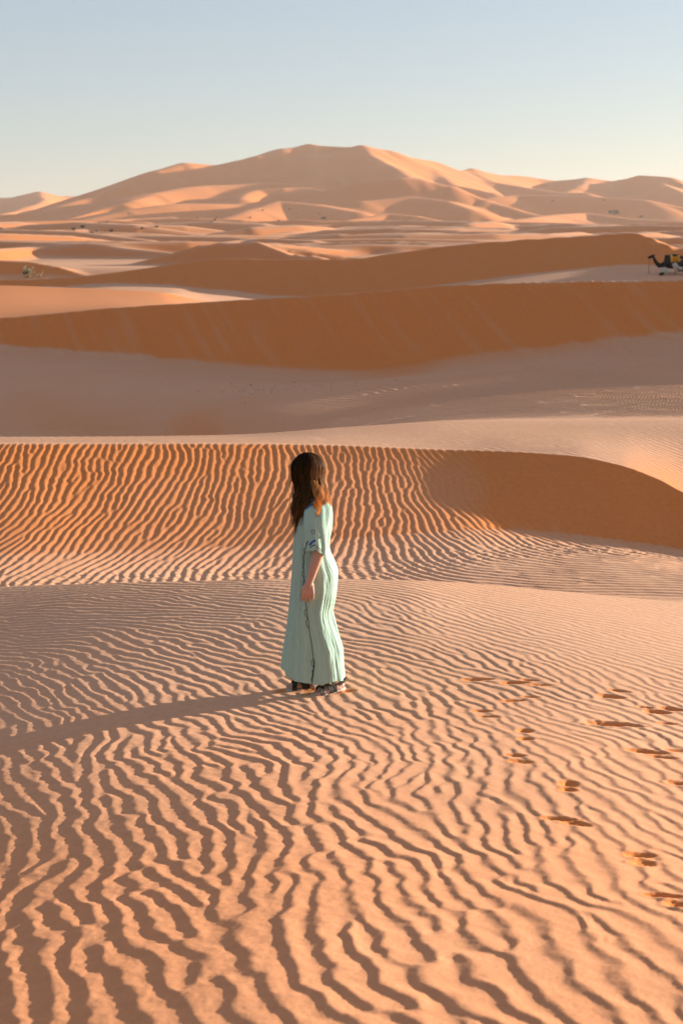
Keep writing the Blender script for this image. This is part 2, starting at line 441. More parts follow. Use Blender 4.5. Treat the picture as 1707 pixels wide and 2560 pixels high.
# ------------------------------------------------------------------ wind ripples: a field of local wave trains
class Ripples:
    def __init__(self, box, lam, theta, seed, spacing=1.15, reach=2.6, sweeps=3):
        """box x0,x1,y0,y1; lam(x,y), theta(x,y) arrays; crest runs along (cos th, -sin th), lee side to the left"""
        rng = np.random.default_rng(seed)
        x0, x1, y0, y1 = box
        l0 = float(np.mean(lam(np.array([(x0 + x1) / 2]), np.array([(y0 + y1) / 2]))))
        st = spacing * l0
        gx, gy = np.meshgrid(np.arange(x0, x1, st), np.arange(y0, y1, st))
        self.x = (gx + rng.uniform(-.5, .5, gx.shape) * st).ravel()
        self.y = (gy + rng.uniform(-.5, .5, gx.shape) * st).ravel()
        o = np.argsort(self.y)
        self.x, self.y = self.x[o], self.y[o]
        l = lam(self.x, self.y); th = theta(self.x, self.y)
        self.fx = -np.sin(th) / l * 2 * math.pi
        self.fy = -np.cos(th) / l * 2 * math.pi
        self.R = reach * l0
        self.ph = rng.uniform(0, 2 * math.pi, len(self.x))
        self.g = math.pi / (self.R ** 2) * 1.0
        R2 = (1.5 * self.R) ** 2
        n = len(self.x)
        nb = []
        lo = np.searchsorted(self.y, self.y - 1.5 * self.R); hi = np.searchsorted(self.y, self.y + 1.5 * self.R)
        for i in range(n):
            j = np.arange(lo[i], hi[i])
            dx = self.x[i] - self.x[j]; dy = self.y[i] - self.y[j]
            d2 = dx * dx + dy * dy
            k = (d2 < R2) & (j != i)
            j = j[k]
            nb.append((j, np.exp(-self.g * d2[k]), self.fx[j] * dx[k] + self.fy[j] * dy[k]))
        for _ in range(sweeps):
            for i in rng.permutation(n):
                j, w, a = nb[i]
                if len(j):
                    self.ph[i] = np.angle(np.sum(w * np.exp(1j * (a + self.ph[j]))))

    def sample(self, X, Y, yrow, t, s):
        """X, Y (R, C) warped points; yrow sorted rows; t columns; s row scale -> complex field"""
        F = np.zeros(X.shape, np.complex64)
        R = 1.45 * self.R
        m = 0.15
        for k in range(len(self.x)):
            xk, yk = self.x[k], self.y[k]
            r0 = np.searchsorted(yrow, yk - R - m); r1 = np.searchsorted(yrow, yk + R + m)
            if r1 <= r0: continue
            sm = s[(r0 + r1) // 2]
            q = (s[r1 - 1] / s[r0])
            a = (xk - R - m) / sm; b = (xk + R + m) / sm
            a, b = (a * q if a < 0 else a / q), (b * q if b > 0 else b / q)
            c0 = np.searchsorted(t, a); c1 = np.searchsorted(t, b)
            if c1 <= c0: continue
            dx = (X[r0:r1, c0:c1] - xk).astype(np.float32); dy = (Y[r0:r1, c0:c1] - yk).astype(np.float32)
            d2 = dx * dx + dy * dy
            w = np.exp(-self.g * d2)
            w[d2 > R * R] = 0
            F[r0:r1, c0:c1] += w * np.exp(1j * (self.fx[k] * dx + self.fy[k] * dy + self.ph[k]))
        return F


def ripple_profile(F, stoss):
    """0..1 cross-section: long windward rise, short steep lee"""
    s = (np.angle(F) + math.pi) / (2 * math.pi)
    up = s / stoss
    dn = (s - stoss) / (1 - stoss)
    up = np.clip(up, 0, 1); dn = np.clip(dn, 0, 1)
    rise = 0.45 * (0.5 - 0.5 * np.cos(np.pi * up)) + 0.55 * up ** 1.25 - .10 * np.clip((up - .86) / .14, 0, 1) ** 2
    fall = .90 * (0.5 + 0.5 * np.cos(np.pi * dn ** 0.80))
    p = np.where(s < stoss, rise, fall)
    A = np.abs(F)
    med = np.median(A[A > 0]) if (A > 0).any() else 1
    k = smooth(0.06, 0.42, A / med)
    return (p - 0.45) * k


def t_columns(half, n, outer):
    core = np.linspace(-half, half, n)
    d = core[1] - core[0]
    side = []
    v = half
    while v < outer:
        d = min(d * 1.045, 0.006 if v < 0.62 else d * 1.045)
        v += d
        side.append(v)
    side = np.array(side)
    return np.concatenate([-side[::-1], core, side])


def srow(y):
    return np.sqrt(y * y + 9.0)


def sheet(name, t, y, Z, tone, mat):
    s = srow(y)
    R, C = Z.shape
    co = np.empty((R, C, 3), np.float32)
    co[..., 0] = t[None] * s[:, None]
    co[..., 1] = y[:, None]
    co[..., 2] = Z
    me = bpy.data.meshes.new(name)
    nv, nf = R * C, (R - 1) * (C - 1)
    me.vertices.add(nv)
    me.vertices.foreach_set('co', co.ravel())
    idx = np.arange(nv, dtype=np.int32).reshape(R, C)
    q = np.stack([idx[:-1, :-1], idx[:-1, 1:], idx[1:, 1:], idx[1:, :-1]], -1).reshape(-1)
    me.loops.add(nf * 4)
    me.loops.foreach_set('vertex_index', q)
    me.polygons.add(nf)
    me.polygons.foreach_set('loop_start', np.arange(nf, dtype=np.int32) * 4)
    me.polygons.foreach_set('use_smooth', np.ones(nf, bool))
    me.update(calc_edges=True)
    at_ = me.attributes.new('tone', 'FLOAT', 'POINT')
    at_.data.foreach_set('value', tone.astype(np.float32).ravel())
    o = link_mesh(name, me, mat)
    o['kind'] = 'structure'
    return o


def arange_steps(spec):
    out = []
    for a, b, d0, d1 in spec:
        v = a
        while v < b:
            out.append(v)
            f = (v - a) / (b - a)
            v += d0 + (d1 - d0) * f
    return np.array(out + [spec[-1][1]])


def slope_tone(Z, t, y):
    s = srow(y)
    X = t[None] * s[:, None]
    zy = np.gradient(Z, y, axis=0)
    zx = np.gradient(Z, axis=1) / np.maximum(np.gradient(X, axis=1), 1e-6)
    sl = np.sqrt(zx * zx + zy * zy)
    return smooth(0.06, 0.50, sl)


# ---- near dune with the woman
yN = arange_steps([(-40, -4, 4, 2), (-4, 2.0, .5, .1), (2.0, 3.3, .06, .012), (3.3, 5.0, .0065, .010), (5.0, 8.0, .010, .018), (8.0, 13.6, .0145, .0135), (13.6, 14.6, .03, .06)])
tN = t_columns(0.30, 560, 1.9)
ZN = loft(tN, yN)
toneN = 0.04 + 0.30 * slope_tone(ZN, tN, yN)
sN = srow(yN)
XN = tN[None] * sN[:, None]
YN = np.repeat(yN[:, None], len(tN), 1)


def thN(x, y):
    d = pchip([0, 5, 7.5, 9.5, 11.2, 13.2, 20], [81, 81, 76, 63, 44, 25, 20], y) + 3 * np.clip(x, -1.3, 1.3) * smooth(10, 6, y) + 24 * noise(x / 1.1, y / 1.1, 31) + 16 * noise(x / .5 + 4, y / .5, 32)
    return np.radians(d)


def lamN(x, y):
    return pchip([0, 4, 7, 9.5, 13, 20], [.140, .130, .110, .099, .090, .086], y) * (1 + .24 * noise(x / .8, y / .8, 33))


rN = Ripples((-5.4, 5.4, 2.6, 13.8), lamN, thN, 7, spacing=1.0, reach=1.55, sweeps=2)
xw = XN + .030 * noise(XN / .18, YN / .18, 41) + .008 * noise(XN / .08, YN / .08, 42)
yw = YN + .022 * noise(XN / .18 + 7, YN / .18, 43)
FN = rN.sample(xw, yw, yN, tN, sN)
stoss = 0.69 + .09 * noise(XN / .35, YN / .35, 44)
ampN = lamN(XN, YN) * 0.067 * (1 + .10 * smooth(.2, -1.2, XN)) * (1 + .3 * noise(XN / .8, YN / .8, 45))
ampN *= pchip([-2, 2.7, 3.4, 12, 13.3, 14.2, 20], [0, .6, 1, 1, .55, .1, 0], YN)
ampN *= 1 - .12 * smooth(-.2, 1.6, XN / np.maximum(YN, 3) * 8)
ampN *= 1 - .55 * smooth(.6, 2.6, XN) * smooth(8.5, 12.0, YN)       # the right back smooths out
ripN = ripple_profile(FN, stoss) * ampN
ripN += (.0006 + .0007 * smooth(.6, -.8, XN)) * noise(XN / .045, YN / .045, 46) + .0007 * noise(XN / .016, YN / .016, 48)

# footprints: (px, py, length, width, heading in degrees, depth)
PRINTS = [(1195, 1698, .25, .08, 8, .030), (1288, 1706, .22, .085, 6, .032), (1325, 1700, .14, .06, -10, .02), (1352, 1712, .2, .06, -8, .012),
          (1283, 1751, .2, .07, 12, .02), (1326, 1742, .13, .05, -6, .02), (1206, 1777, .15, .07, -4, .02), (1222, 1791, .15, .06, -12, .022),
          (1311, 1826, .13, .10, 85, .028), (1312, 1846, .10, .10, 85, .02), (1290, 1887, .13, .07, -10, .022), (1302, 1903, .16, .09, -25, .016),
          (1528, 1741, .2, .10, -12, .045), (1549, 1727, .17, .06, -18, .028), (1614, 1768, .13, .06, -10, .03), (1643, 1779, .2, .11, -4, .045), (1680, 1772, .19, .10, -10, .04), (1668, 1808, .14, .06, 4, .02),
          (1535, 1811, .36, .12, -4, .055), (1618, 1878, .26, .10, -8, .04), (1655, 1892, .18, .07, -18, .03), (1694, 1876, .16, .07, 6, .02),
          (1420, 1958, .14, .10, 80, .028), (1418, 1972, .10, .10, 80, .02), (1700, 1958, .15, .08, -10, .03), (1402, 2046, .2, .06, -6, .028), (1440, 2058, .16, .08, -30, .02),
          (1600, 2137, .15, .09, 4, .03), (1606, 2156, .12, .10, 80, .022), (1668, 2238, .2, .06, -4, .035), (1705, 2262, .14, .09, -20, .03),
          # where she stands
          (716, 1727, .18, .08, 6, .016), (776, 1724, .26, .10, 4, .008), (822, 1731, .31, .10, 5, .008), (874, 1727, .10, .07, 0, .014)]


def ground_near(px, py):
    """where a picture direction meets the near dune"""
    a, b = ray(px, py)
    yy = np.linspace(2.5, 14, 4000)
    tt = a * yy / srow(yy)
    i0 = np.clip(np.searchsorted(tN, tt) - 1, 0, len(tN) - 2)
    r0 = np.clip(np.searchsorted(yN, yy) - 1, 0, len(yN) - 2)
    zz = ZN[r0, i0]
    hit = np.where(ZC + b * yy < zz)[0]
    i = hit[0] if len(hit) else -1
    return Vector((float(a * yy[i]), float(yy[i]), float(zz[i])))


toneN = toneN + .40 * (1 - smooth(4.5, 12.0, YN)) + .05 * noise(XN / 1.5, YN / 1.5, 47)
fresh = np.zeros_like(ZN)
dip = np.zeros_like(ZN)
for i, (px, py, ln, wd, hd, dp) in enumerate(PRINTS):
    p = ground_near(px, py)
    r0, r1 = np.searchsorted(yN, [p.y - .5, p.y + .5])
    X = XN[r0:r1] - p.x; Y = YN[r0:r1] - p.y
    c, s_ = math.cos(math.radians(hd)), math.sin(math.radians(hd))
    U = (X * c + Y * s_) / (ln / 2); V = (-X * s_ + Y * c) / (wd * 1.08 / 2)
    V = V + .12 * noise(X / .05 + i * 3, Y / .05, 50)
    V = V * (1 + .22 * U)
    rr = np.sqrt(U ** 2 + V ** 2)
    bowl = 1 - smooth(.30, 1.15, rr)
    rim = np.exp(-((rr - 1.25) / .2) ** 2) * (0.5 + .5 * noise(X / .06, Y / .06 + i, 51))
    ripN[r0:r1] *= 1 - .92 * (1 - smooth(.9, 1.5, rr))
    dip[r0:r1] = np.minimum(dip[r0:r1], -.62 * dp * bowl * (1 + .25 * noise(X / .03, Y / .03 + i, 52))) + .26 * dp * rim
    dip[r0:r1] += .004 * noise(X / .022, Y / .022 + i, 53) * (1 - smooth(.8, 1.35, rr))
    fresh[r0:r1] = np.maximum(fresh[r0:r1], 1 - smooth(.8, 1.25, rr))
ZN0 = ZN.copy()
ZN = ZN + ripN + dip
toneN = np.clip(toneN + .75 * fresh, 0, 1)
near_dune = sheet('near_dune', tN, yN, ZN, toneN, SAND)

# ---- middle dunes: rippled face, hollow and long slip face
yM = arange_steps([(14.3, 14.7, .05, .03), (14.7, 20.2, .0175, .0165), (20.2, 24, .022, .035), (24, 27, .05, .06), (27, 41, .055, .065), (41, 61, .085, .085), (61, 64, .2, .3)])
tM = t_columns(0.285, 500, 1.9)
ZM = loft(tM, yM)
sM = srow(yM)
XM = tM[None] * sM[:, None]
YM = np.repeat(yM[:, None], len(tM), 1)
ZM -= .02 * (1 - smooth(14.3, 14.75, YM))
PXM = tM * FPX + PW / 2
# scalloped lip on the right of the long crest
L2I = 14
lip = pchip(LINES[L2I][0], LINES[L2I][1], tM)
dl = YM - lip[None]
sc = .5 + .5 * np.cos(XM * 2 * math.pi / 1.15 + 4.5 * noise(XM / 1.7, XM * 0 + 2, 61))
sc = smooth(.1, .9, sc) * smooth(1130, 1260, PXM)[None] * (1 - smooth(1560, 1700, PXM))[None] * np.clip(.5 + .9 * noise(XM / 1.6, XM * 0 + 8, 62), 0, 1)
bite = np.exp(-((dl + .32) / .30) ** 2)
ZM -= .12 * sc * bite
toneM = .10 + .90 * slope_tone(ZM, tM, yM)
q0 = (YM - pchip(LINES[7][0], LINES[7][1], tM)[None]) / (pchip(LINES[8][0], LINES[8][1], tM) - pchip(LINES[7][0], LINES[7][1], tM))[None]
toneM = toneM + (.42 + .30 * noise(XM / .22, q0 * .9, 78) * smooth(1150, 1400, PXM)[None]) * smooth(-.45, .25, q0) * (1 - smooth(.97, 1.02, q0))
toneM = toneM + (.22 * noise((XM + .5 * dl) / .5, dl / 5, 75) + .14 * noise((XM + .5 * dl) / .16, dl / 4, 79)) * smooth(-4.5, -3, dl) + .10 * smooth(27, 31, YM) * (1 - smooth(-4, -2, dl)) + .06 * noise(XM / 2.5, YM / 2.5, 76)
ZM += .022 * noise(XM / .6, XM * 0 + 3, 63) * np.exp(-(dl / .25) ** 2)
# avalanche tongues on the slip face
on_face = smooth(-4.2, -3.0, dl) * (1 - smooth(-.5, -.1, dl))
ZM += on_face * (.060 * noise((XM + .5 * dl) / .75, dl / 4.5, 64) + .026 * noise((XM + .5 * dl) / .24, dl / 3.0, 65))


def rip_zone(box, lam, th, seed, amp, warp=(.018, .2), stoss=.6, **kw):
    global ZM
    r = Ripples(box, lam, th, seed, **kw)
    a, b = warp
    pad = r.R * 1.5
    r0, r1 = np.searchsorted(yM, [box[2] - pad, box[3] + pad])
    x, y = XM[r0:r1], YM[r0:r1]
    xw = x + a * noise(x / b, y / b, seed + 1)
    yw = y + a * noise(x / b + 7, y / b, seed + 2)
    F = r.sample(xw, yw, yM[r0:r1], tM, sM[r0:r1])
    st = stoss + .08 * noise(x / (2 * b), y / (2 * b), seed + 3)
    ZM[r0:r1] += ripple_profile(F, st) * amp(x, y)


crest1y = pchip(LINES[8][0], LINES[8][1], tM)
foot1y = pchip(LINES[7][0], LINES[7][1], tM)


def px_of(x, y):
    return x / y * FPX + PW / 2


def f1(x, y):
    """0 at the foot, 1 at the crest of the rippled face"""
    t = x / srow(y)
    c = np.interp(t, tM, crest1y); f = np.interp(t, tM, foot1y)
    return (y - f) / (c - f)


def thF(x, y):
    q = f1(x, y)
    p = px_of(x, y)
    d = np.interp(q, [-.7, -.25, .1, .4, .75, 1.0], [58, 103, 104, 95, 88, 86])
    d = d - 34 * smooth(750, 1250, p) * (1 - smooth(.25, .5, q)) - 16 * smooth(850, 1250, p) * smooth(.4, .8, q)
    d = d - 22 * smooth(1150, 1500, p) * (1 - smooth(-.2, .3, q))
    return np.radians(d + 9 * noise(x / .9, y / .9, 71))


rip_zone((-6.4, 6.4, 14.5, 20.8), lambda x, y: (.104 + .015 * smooth(.2, -.4, f1(x, y))) * (1 + .12 * noise(x / .7, y / .7, 72)), thF, 73,
         lambda x, y: .0118 * smooth(14.5, 14.9, y) * (1 - smooth(.97, 1.04, f1(x, y)))
         * (1 - .62 * smooth(1250, 1600, px_of(x, y)) * smooth(.02, .2, f1(x, y))) * (1 + .25 * noise(x / .6, y / .6, 74)), warp=(.018, .17), reach=2.0, sweeps=2)
rip_zone((-7.5, 7.5, 17.3, 27.5), lambda x, y: np.interp(y, [19, 24, 28], [.115, .125, .15]) + 0 * x, lambda x, y: np.radians(42 + 10 * noise(x / 2, y / 2, 81) + 12 * smooth(900, 1600, px_of(x, y))), 83,
         lambda x, y: .0070 * smooth(1.0, 1.08, f1(x, y)) * (1 - smooth(24.5, 27, y)), warp=(.02, .2), spacing=1.35, reach=1.9, sweeps=1)


def th3(x, y):
    p = px_of(x, y)
    d = np.interp(p, [0, 500, 900, 1400, 1707], [70, 60, 62, 72, 76]) + np.interp(y, [24, 30, 36, 46], [-26, -18, 4, 14])
    return np.radians(d + 16 * noise(x / 4, y / 4, 91))


rip_zone((-13, 13, 24.0, 47.5), lambda x, y: np.interp(y, [24, 28, 34, 46], [.16, .20, .27, .34]) + 0 * x, th3, 93,
         lambda x, y: .060 * (.25 + .75 * smooth(800, 1400, px_of(x, y))) * smooth(24, 27.5, y) * (1 - .9 * smooth(.3, .5, toneM[np.clip(np.searchsorted(yM, y[:, 0]), 0, len(yM) - 1)])) * (.62 + .5 * noise(x / 3, y / 3, 94)
         + .3 * smooth(600, 1100, px_of(x, y))), warp=(.03, .4), spacing=1.35, reach=2.1, sweeps=2)
# crumbs of blown crust along the foot of the face
q1 = np.array([f1(XM[i], YM[i]) for i in range(0, len(yM))])
cr = np.exp(-((q1 + .42) / .16) ** 2) * (YM < 17.5)
ZM += cr * (.020 * np.maximum(noise(XM / .10, YM / .07, 101) - .18, 0) + .012 * np.maximum(noise(XM / .05, YM / .04, 102) - .1, 0))
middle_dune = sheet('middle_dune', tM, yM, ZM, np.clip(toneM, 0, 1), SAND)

# ---- far dunes up to the great dune on the skyline
yF = arange_steps([(46.5, 62, .3, .3), (62, 96, .22, .18), (96, 104, .3, .25), (104, 124, .17, .17), (124, 150, .4, .5), (150, 300, .9, 1.9), (300, 800, 1.9, 5), (800, 1250, 5, 4.5), (1250, 2250, 4.5, 4.5), (2250, 3200, 12, 14), (3200, 4200, 60, 120)])
tF = t_columns(0.27, 440, 1.9)
sF = srow(yF)
XF = tF[None] * sF[:, None]
YF = np.repeat(yF[:, None], len(tF), 1)
ZF = loft(tF, yF)
crestF = pchip(LINES[L2I][0], LINES[L2I][1], tF)[None]
backF = crestF + 1.2
ZF -= .6 * (1 - smooth(0, 1.0, YF - backF)) * (1 - smooth(64, 66, YF)) + .02 * (YF < 64.5)
m = smooth(126, 146, YF)
fz = field(XF, YF)
ZF = np.where(YF < 126, ZF, smax(ZF * (1 - m) + m * -3.0, fz * m + (1 - m) * -3.0, .3))
c3 = pchip(LINES[18][0], LINES[18][1], tF); dl3 = YF - c3[None]
on3 = smooth(-5.5, -3.0, dl3) * (1 - smooth(-.6, -.1, dl3)) * (YF < 130)
ZF += on3 * (.07 * noise((XF + .3 * dl3) / 1.3, dl3 / 9, 66) + .03 * noise((XF + .3 * dl3) / .5, dl3 / 6, 67))
ZF += .06 * noise(XF / 1.4, XF * 0 + 3, 68) * np.exp(-(dl3 / .5) ** 2) * (YF < 132)
# broken, trampled crest at the right end
trample = smooth(1590, 1625, tF * FPX + PW / 2)[None] * np.exp(-((dl3 - 1.0) / 1.6) ** 2) * (YF < 132)
ZF += trample * .22 * noise(XF / .7, YF / .7, 69)
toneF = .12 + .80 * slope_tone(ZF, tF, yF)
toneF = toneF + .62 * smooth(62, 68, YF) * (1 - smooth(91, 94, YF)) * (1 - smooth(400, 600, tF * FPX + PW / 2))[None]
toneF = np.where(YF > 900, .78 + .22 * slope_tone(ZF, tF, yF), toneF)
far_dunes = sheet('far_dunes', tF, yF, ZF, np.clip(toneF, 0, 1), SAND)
print('terrain', [o.data.polygons.__len__() for o in (near_dune, middle_dune, far_dunes)])

# ------------------------------------------------------------------ generic mesh helpers for figures
def capsule_chain(bm, pts, radii, seg=12):
    """overlapping tapered tubes with round joints, later fused by a voxel remesh"""
    pts = [Vector(p) for p in pts]
    for i, (p, r) in enumerate(zip(pts, radii)):
        m = Matrix.Translation(p)
        bmesh.ops.create_icosphere(bm, subdivisions=2, radius=r, matrix=m)
    for (a, ra), (b, rb) in zip(zip(pts[:-1], radii[:-1]), zip(pts[1:], radii[1:])):
        d = b - a
        L = d.length
        if L < 1e-6: continue
        q = d.to_track_quat('Z', 'Y').to_matrix().to_4x4()
        m = Matrix.Translation((a + b) / 2) @ q
        bmesh.ops.create_cone(bm, cap_ends=True, segments=seg, radius1=ra, radius2=rb, depth=L, matrix=m)


def blob(bm, c, r, rot=None, sub=3):
    m = Matrix.Translation(Vector(c))
    if rot is not None:
        m = m @ rot
    m = m @ Matrix.Diagonal((r[0], r[1], r[2], 1))
    bmesh.ops.create_icosphere(bm, subdivisions=sub, radius=1.0, matrix=m)


def fuse(name, bm, voxel, mat, parent=None, smooth_iter=4, base=None):
    """voxel remesh of overlapping closed shapes into one continuous skin"""
    me = bpy.data.meshes.new(name)
    bm.to_mesh(me); bm.free()
    o = bpy.data.objects.new(name + '_raw', me)
    COL.objects.link(o)
    md = o.modifiers.new('r', 'REMESH'); md.mode = 'VOXEL'; md.voxel_size = voxel; md.use_smooth_shade = True
    sm = o.modifiers.new('s', 'SMOOTH'); sm.factor = 0.5; sm.iterations = smooth_iter
    dg = bpy.context.evaluated_depsgraph_get()
    dg.update()
    me2 = bpy.data.meshes.new_from_object(o.evaluated_get(dg))
    bpy.data.objects.remove(o, do_unlink=True)
    bpy.data.meshes.remove(me)
    me2.name = name
    if base is not None:
        me2.transform(Matrix.Translation(-Vector(base)))
    me2.materials.clear()
    return link_mesh(name, me2, mat, parent)


def mesh_np(name, V, F, mat=None, parent=None, base=None, smooth_shade=True):
    V = np.asarray(V, float)
    if base is not None:
        V = V - np.array(base)[None]
    me = bpy.data.meshes.new(name)
    me.from_pydata(V.tolist(), [], [tuple(int(i) for i in f) for f in F])
    if smooth_shade:
        me.polygons.foreach_set('use_smooth', np.ones(len(me.polygons), bool))
    me.update()
    return link_mesh(name, me, mat, parent)


def tube(V, F, pts, r, seg=6, flat=None):
    """append a tube along pts to lists; r number or list"""
    pts = [Vector(p) for p in pts]
    n = len(pts)
    rr = r if isinstance(r, (list, tuple)) else [r] * n
    base = len(V)
    up0 = Vector((0, 0, 1))
    prev = None
    for i, p in enumerate(pts):
        d = (pts[min(i + 1, n - 1)] - pts[max(i - 1, 0)])
        d = d.normalized() if d.length > 1e-9 else Vector((0, 0, 1))
        a = prev if prev is not None else (d.cross(up0) if abs(d.z) < .9 else d.cross(Vector((1, 0, 0))))
        a = (a - d * a.dot(d))
        a = a.normalized() if a.length > 1e-9 else d.orthogonal().normalized()
        prev = a
        b = d.cross(a)
        for k in range(seg):
            t = 2 * math.pi * k / seg
            V.append(p + a * (rr[i] * math.cos(t)) + b * (rr[i] * math.sin(t)))
    for i in range(n - 1):
        for k in range(seg):
            k2 = (k + 1) % seg
            F.append((base + i * seg + k, base + i * seg + k2, base + (i + 1) * seg + k2, base + (i + 1) * seg + k))
    F.append(tuple(base + k for k in range(seg))[::-1])
    F.append(tuple(base + (n - 1) * seg + k for k in range(seg)))


def ribbon(V, F, pts, nrm, w, th=.0012):
    """thin flat band along pts; nrm outward normals; w width (list or number)"""
    n = len(pts)
    ww = w if isinstance(w, (list, tuple)) else [w] * n
    base = len(V)
    for i in range(n):
        p = Vector(pts[i]); nn = Vector(nrm[i]).normalized()
        d = Vector(pts[min(i + 1, n - 1)]) - Vector(pts[max(i - 1, 0)])
        s = d.cross(nn)
        s = s.normalized() if s.length > 1e-9 else Vector((1, 0, 0))
        a = p - s * ww[i] / 2; b = p + s * ww[i] / 2
        V.extend([a, b, b + nn * th, a + nn * th])
    for i in range(n - 1):
        for k in range(4):
            k2 = (k + 1) % 4
            F.append((base + i * 4 + k, base + (i + 1) * 4 + k, base + (i + 1) * 4 + k2, base + i * 4 + k2))
    F.append((base, base + 1, base + 2, base + 3))
    F.append((base + (n - 1) * 4 + 3, base + (n - 1) * 4 + 2, base + (n - 1) * 4 + 1, base + (n - 1) * 4))


def simple_mat(name, col, rough=.7, spec=.3, noise_scale=None, noise_amt=.25, bump=0.0, bump_scale=200):
    m, nt, b = mat_new(name)
    b.inputs['Roughness'].default_value = rough
    b.inputs['Specular IOR Level'].default_value = spec
    b.inputs['Base Color'].default_value = (*col, 1)
    if noise_scale:
        n = N(nt, 'ShaderNodeTexNoise', Scale=noise_scale, Detail=4.0)
        tc = N(nt, 'ShaderNodeTexCoord')
        nt.links.new(tc.outputs['Object'], n.inputs['Vector'])
        mr = N(nt, 'ShaderNodeMapRange')
        mr.inputs[1].default_value = .25; mr.inputs[2].default_value = .75
        mr.inputs[3].default_value = 1 - noise_amt; mr.inputs[4].default_value = 1 + noise_amt
        nt.links.new(n.outputs['Fac'], mr.inputs[0])
        sc = N(nt, 'ShaderNodeVectorMath', operation='SCALE')
        sc.inputs[0].default_value = col
        nt.links.new(mr.outputs[0], sc.inputs[3])
        nt.links.new(sc.outputs[0], b.inputs['Base Color'])
        if bump:
            bp = N(nt, 'ShaderNodeBump')
            bp.inputs['Strength'].default_value = bump; bp.inputs['Distance'].default_value = .01
            n2 = N(nt, 'ShaderNodeTexNoise', Scale=bump_scale, Detail=3.0)
            nt.links.new(tc.outputs['Object'], n2.inputs['Vector'])
            nt.links.new(n2.outputs['Fac'], bp.inputs['Height'])
            nt.links.new(bp.outputs[0], b.inputs['Normal'])
    return m


# ------------------------------------------------------------------ the woman
FOOT = ground_near(812, 1731)
Y0 = FOOT.y + .07
BASE = Vector((float(ray(790, 1725)[0]) * Y0, Y0, FOOT.z))


def PP(px, py, dy=0.0):
    return at(px, py, Y0 + dy)


def fabric_material():
    m, nt, b = mat_new('mint_gauze')
    L = nt.links.new
    tc = N(nt, 'ShaderNodeTexCoord')
    mp = N(nt, 'ShaderNodeMapping')
    mp.inputs['Scale'].default_value = (1, 1, .10)
    L(tc.outputs['Object'], mp.inputs['Vector'])
    n = N(nt, 'ShaderNodeTexNoise', Scale=150.0, Detail=3.0, Roughness=.6)
    L(mp.outputs[0], n.inputs['Vector'])
    n2 = N(nt, 'ShaderNodeTexNoise', Scale=9.0, Detail=3.0)
    L(tc.outputs['Object'], n2.inputs['Vector'])
    cr = N(nt, 'ShaderNodeMapRange')
    cr.inputs[1].default_value = .3; cr.inputs[2].default_value = .7
    cr.inputs[3].default_value = .92; cr.inputs[4].default_value = 1.05
    L(n.outputs['Fac'], cr.inputs[0])
    sc = N(nt, 'ShaderNodeVectorMath', operation='SCALE')
    sc.inputs[0].default_value = (.49, .65, .56)
    L(cr.outputs[0], sc.inputs[3])
    L(sc.outputs[0], b.inputs['Base Color'])
    b.inputs['Roughness'].default_value = .85
    b.inputs['Specular IOR Level'].default_value = .1
    b.inputs['Sheen Weight'].default_value = .12
    bp = N(nt, 'ShaderNodeBump')
    bp.inputs['Strength'].default_value = .85; bp.inputs['Distance'].default_value = .005
    L(n.outputs['Fac'], bp.inputs['Height'])
    L(bp.outputs[0], b.inputs['Normal'])
    tr = N(nt, 'ShaderNodeBsdfTranslucent')
    tr.inputs['Color'].default_value = (.52, .74, .60, 1)
    L(bp.outputs[0], tr.inputs['Normal'])
    mix = N(nt, 'ShaderNodeMixShader')
    mix.inputs[0].default_value = .36
    L(b.outputs[0], mix.inputs[1]); L(tr.outputs[0], mix.inputs[2])
    out = nt.nodes['Material Output']
    L(mix.outputs[0], out.inputs[0])
    return m


DRESS = fabric_material()
SKIN, _nt, _b = mat_new('skin')
_b.inputs['Base Color'].default_value = (.47, .24, .165, 1)
_b.inputs['Roughness'].default_value = .55
_b.inputs['Subsurface Weight'].default_value = .15
_b.inputs['Subsurface Radius'].default_value = (.012, .005, .003)
_b.inputs['Subsurface Scale'].default_value = 1.0
LEATHER = simple_mat('black_leather', (.015, .012, .011), .45, .4, 60, .3)
SOLE = simple_mat('pale_rubber_sole', (.50, .46, .40), .8, .2, 40, .15)
INK = simple_mat('black_thread', (.012, .016, .015), .8, .1)
BLUE = simple_mat('blue_thread', (.045, .085, .32), .8, .1, 300, .4)
TEAL = simple_mat('teal_thread', (.05, .26, .24), .8, .1)
ROSE = simple_mat('rose_thread', (.32, .06, .07), .8, .1)
TRIM = simple_mat('pale_piping', (.62, .60, .46), .8, .1)

person = empty('person', BASE)
tag(person, 'woman with long dark hair standing in mint green dress and black sandals', 'person')

# ---- body, one skin
bm = bmesh.new()
pel = PP(792, 1432)
chest = PP(786, 1305); waist = PP(786, 1368); neckb = PP(786, 1243); neck = PP(779, 1222); head = PP(770, 1180)
capsule_chain(bm, [pel, waist, chest, neckb], [.115, .100, .105, .065])
for sgn in (-1, 1):
    capsule_chain(bm, [pel + Vector((0, .06 * sgn, 0)), waist + Vector((0, .05 * sgn, 0)), chest + Vector((0, .07 * sgn, 0)), neckb + Vector((.0, .10 * sgn, -.06))], [.10, .085, .088, .05])
    capsule_chain(bm, [PP(808, 1428, sgn * .065), PP(804, 1445, sgn * .065)], [.080, .082])
    capsule_chain(bm, [PP(764, 1318, sgn * .065), PP(772, 1316, sgn * .06)], [.050, .068])
capsule_chain(bm, [neckb, neck, head + Vector((0, 0, -.05))], [.058, .050, .055])
fdir = Vector((-.80, .60, 0)).normalized(); fsid = Vector((.60, .80, 0))
hrot = Matrix((( -fdir.x, fsid.x, 0, 0), (-fdir.y, fsid.y, 0, 0), (0, 0, 1, 0), (0, 0, 0, 1)))  # local -x looks along fdir
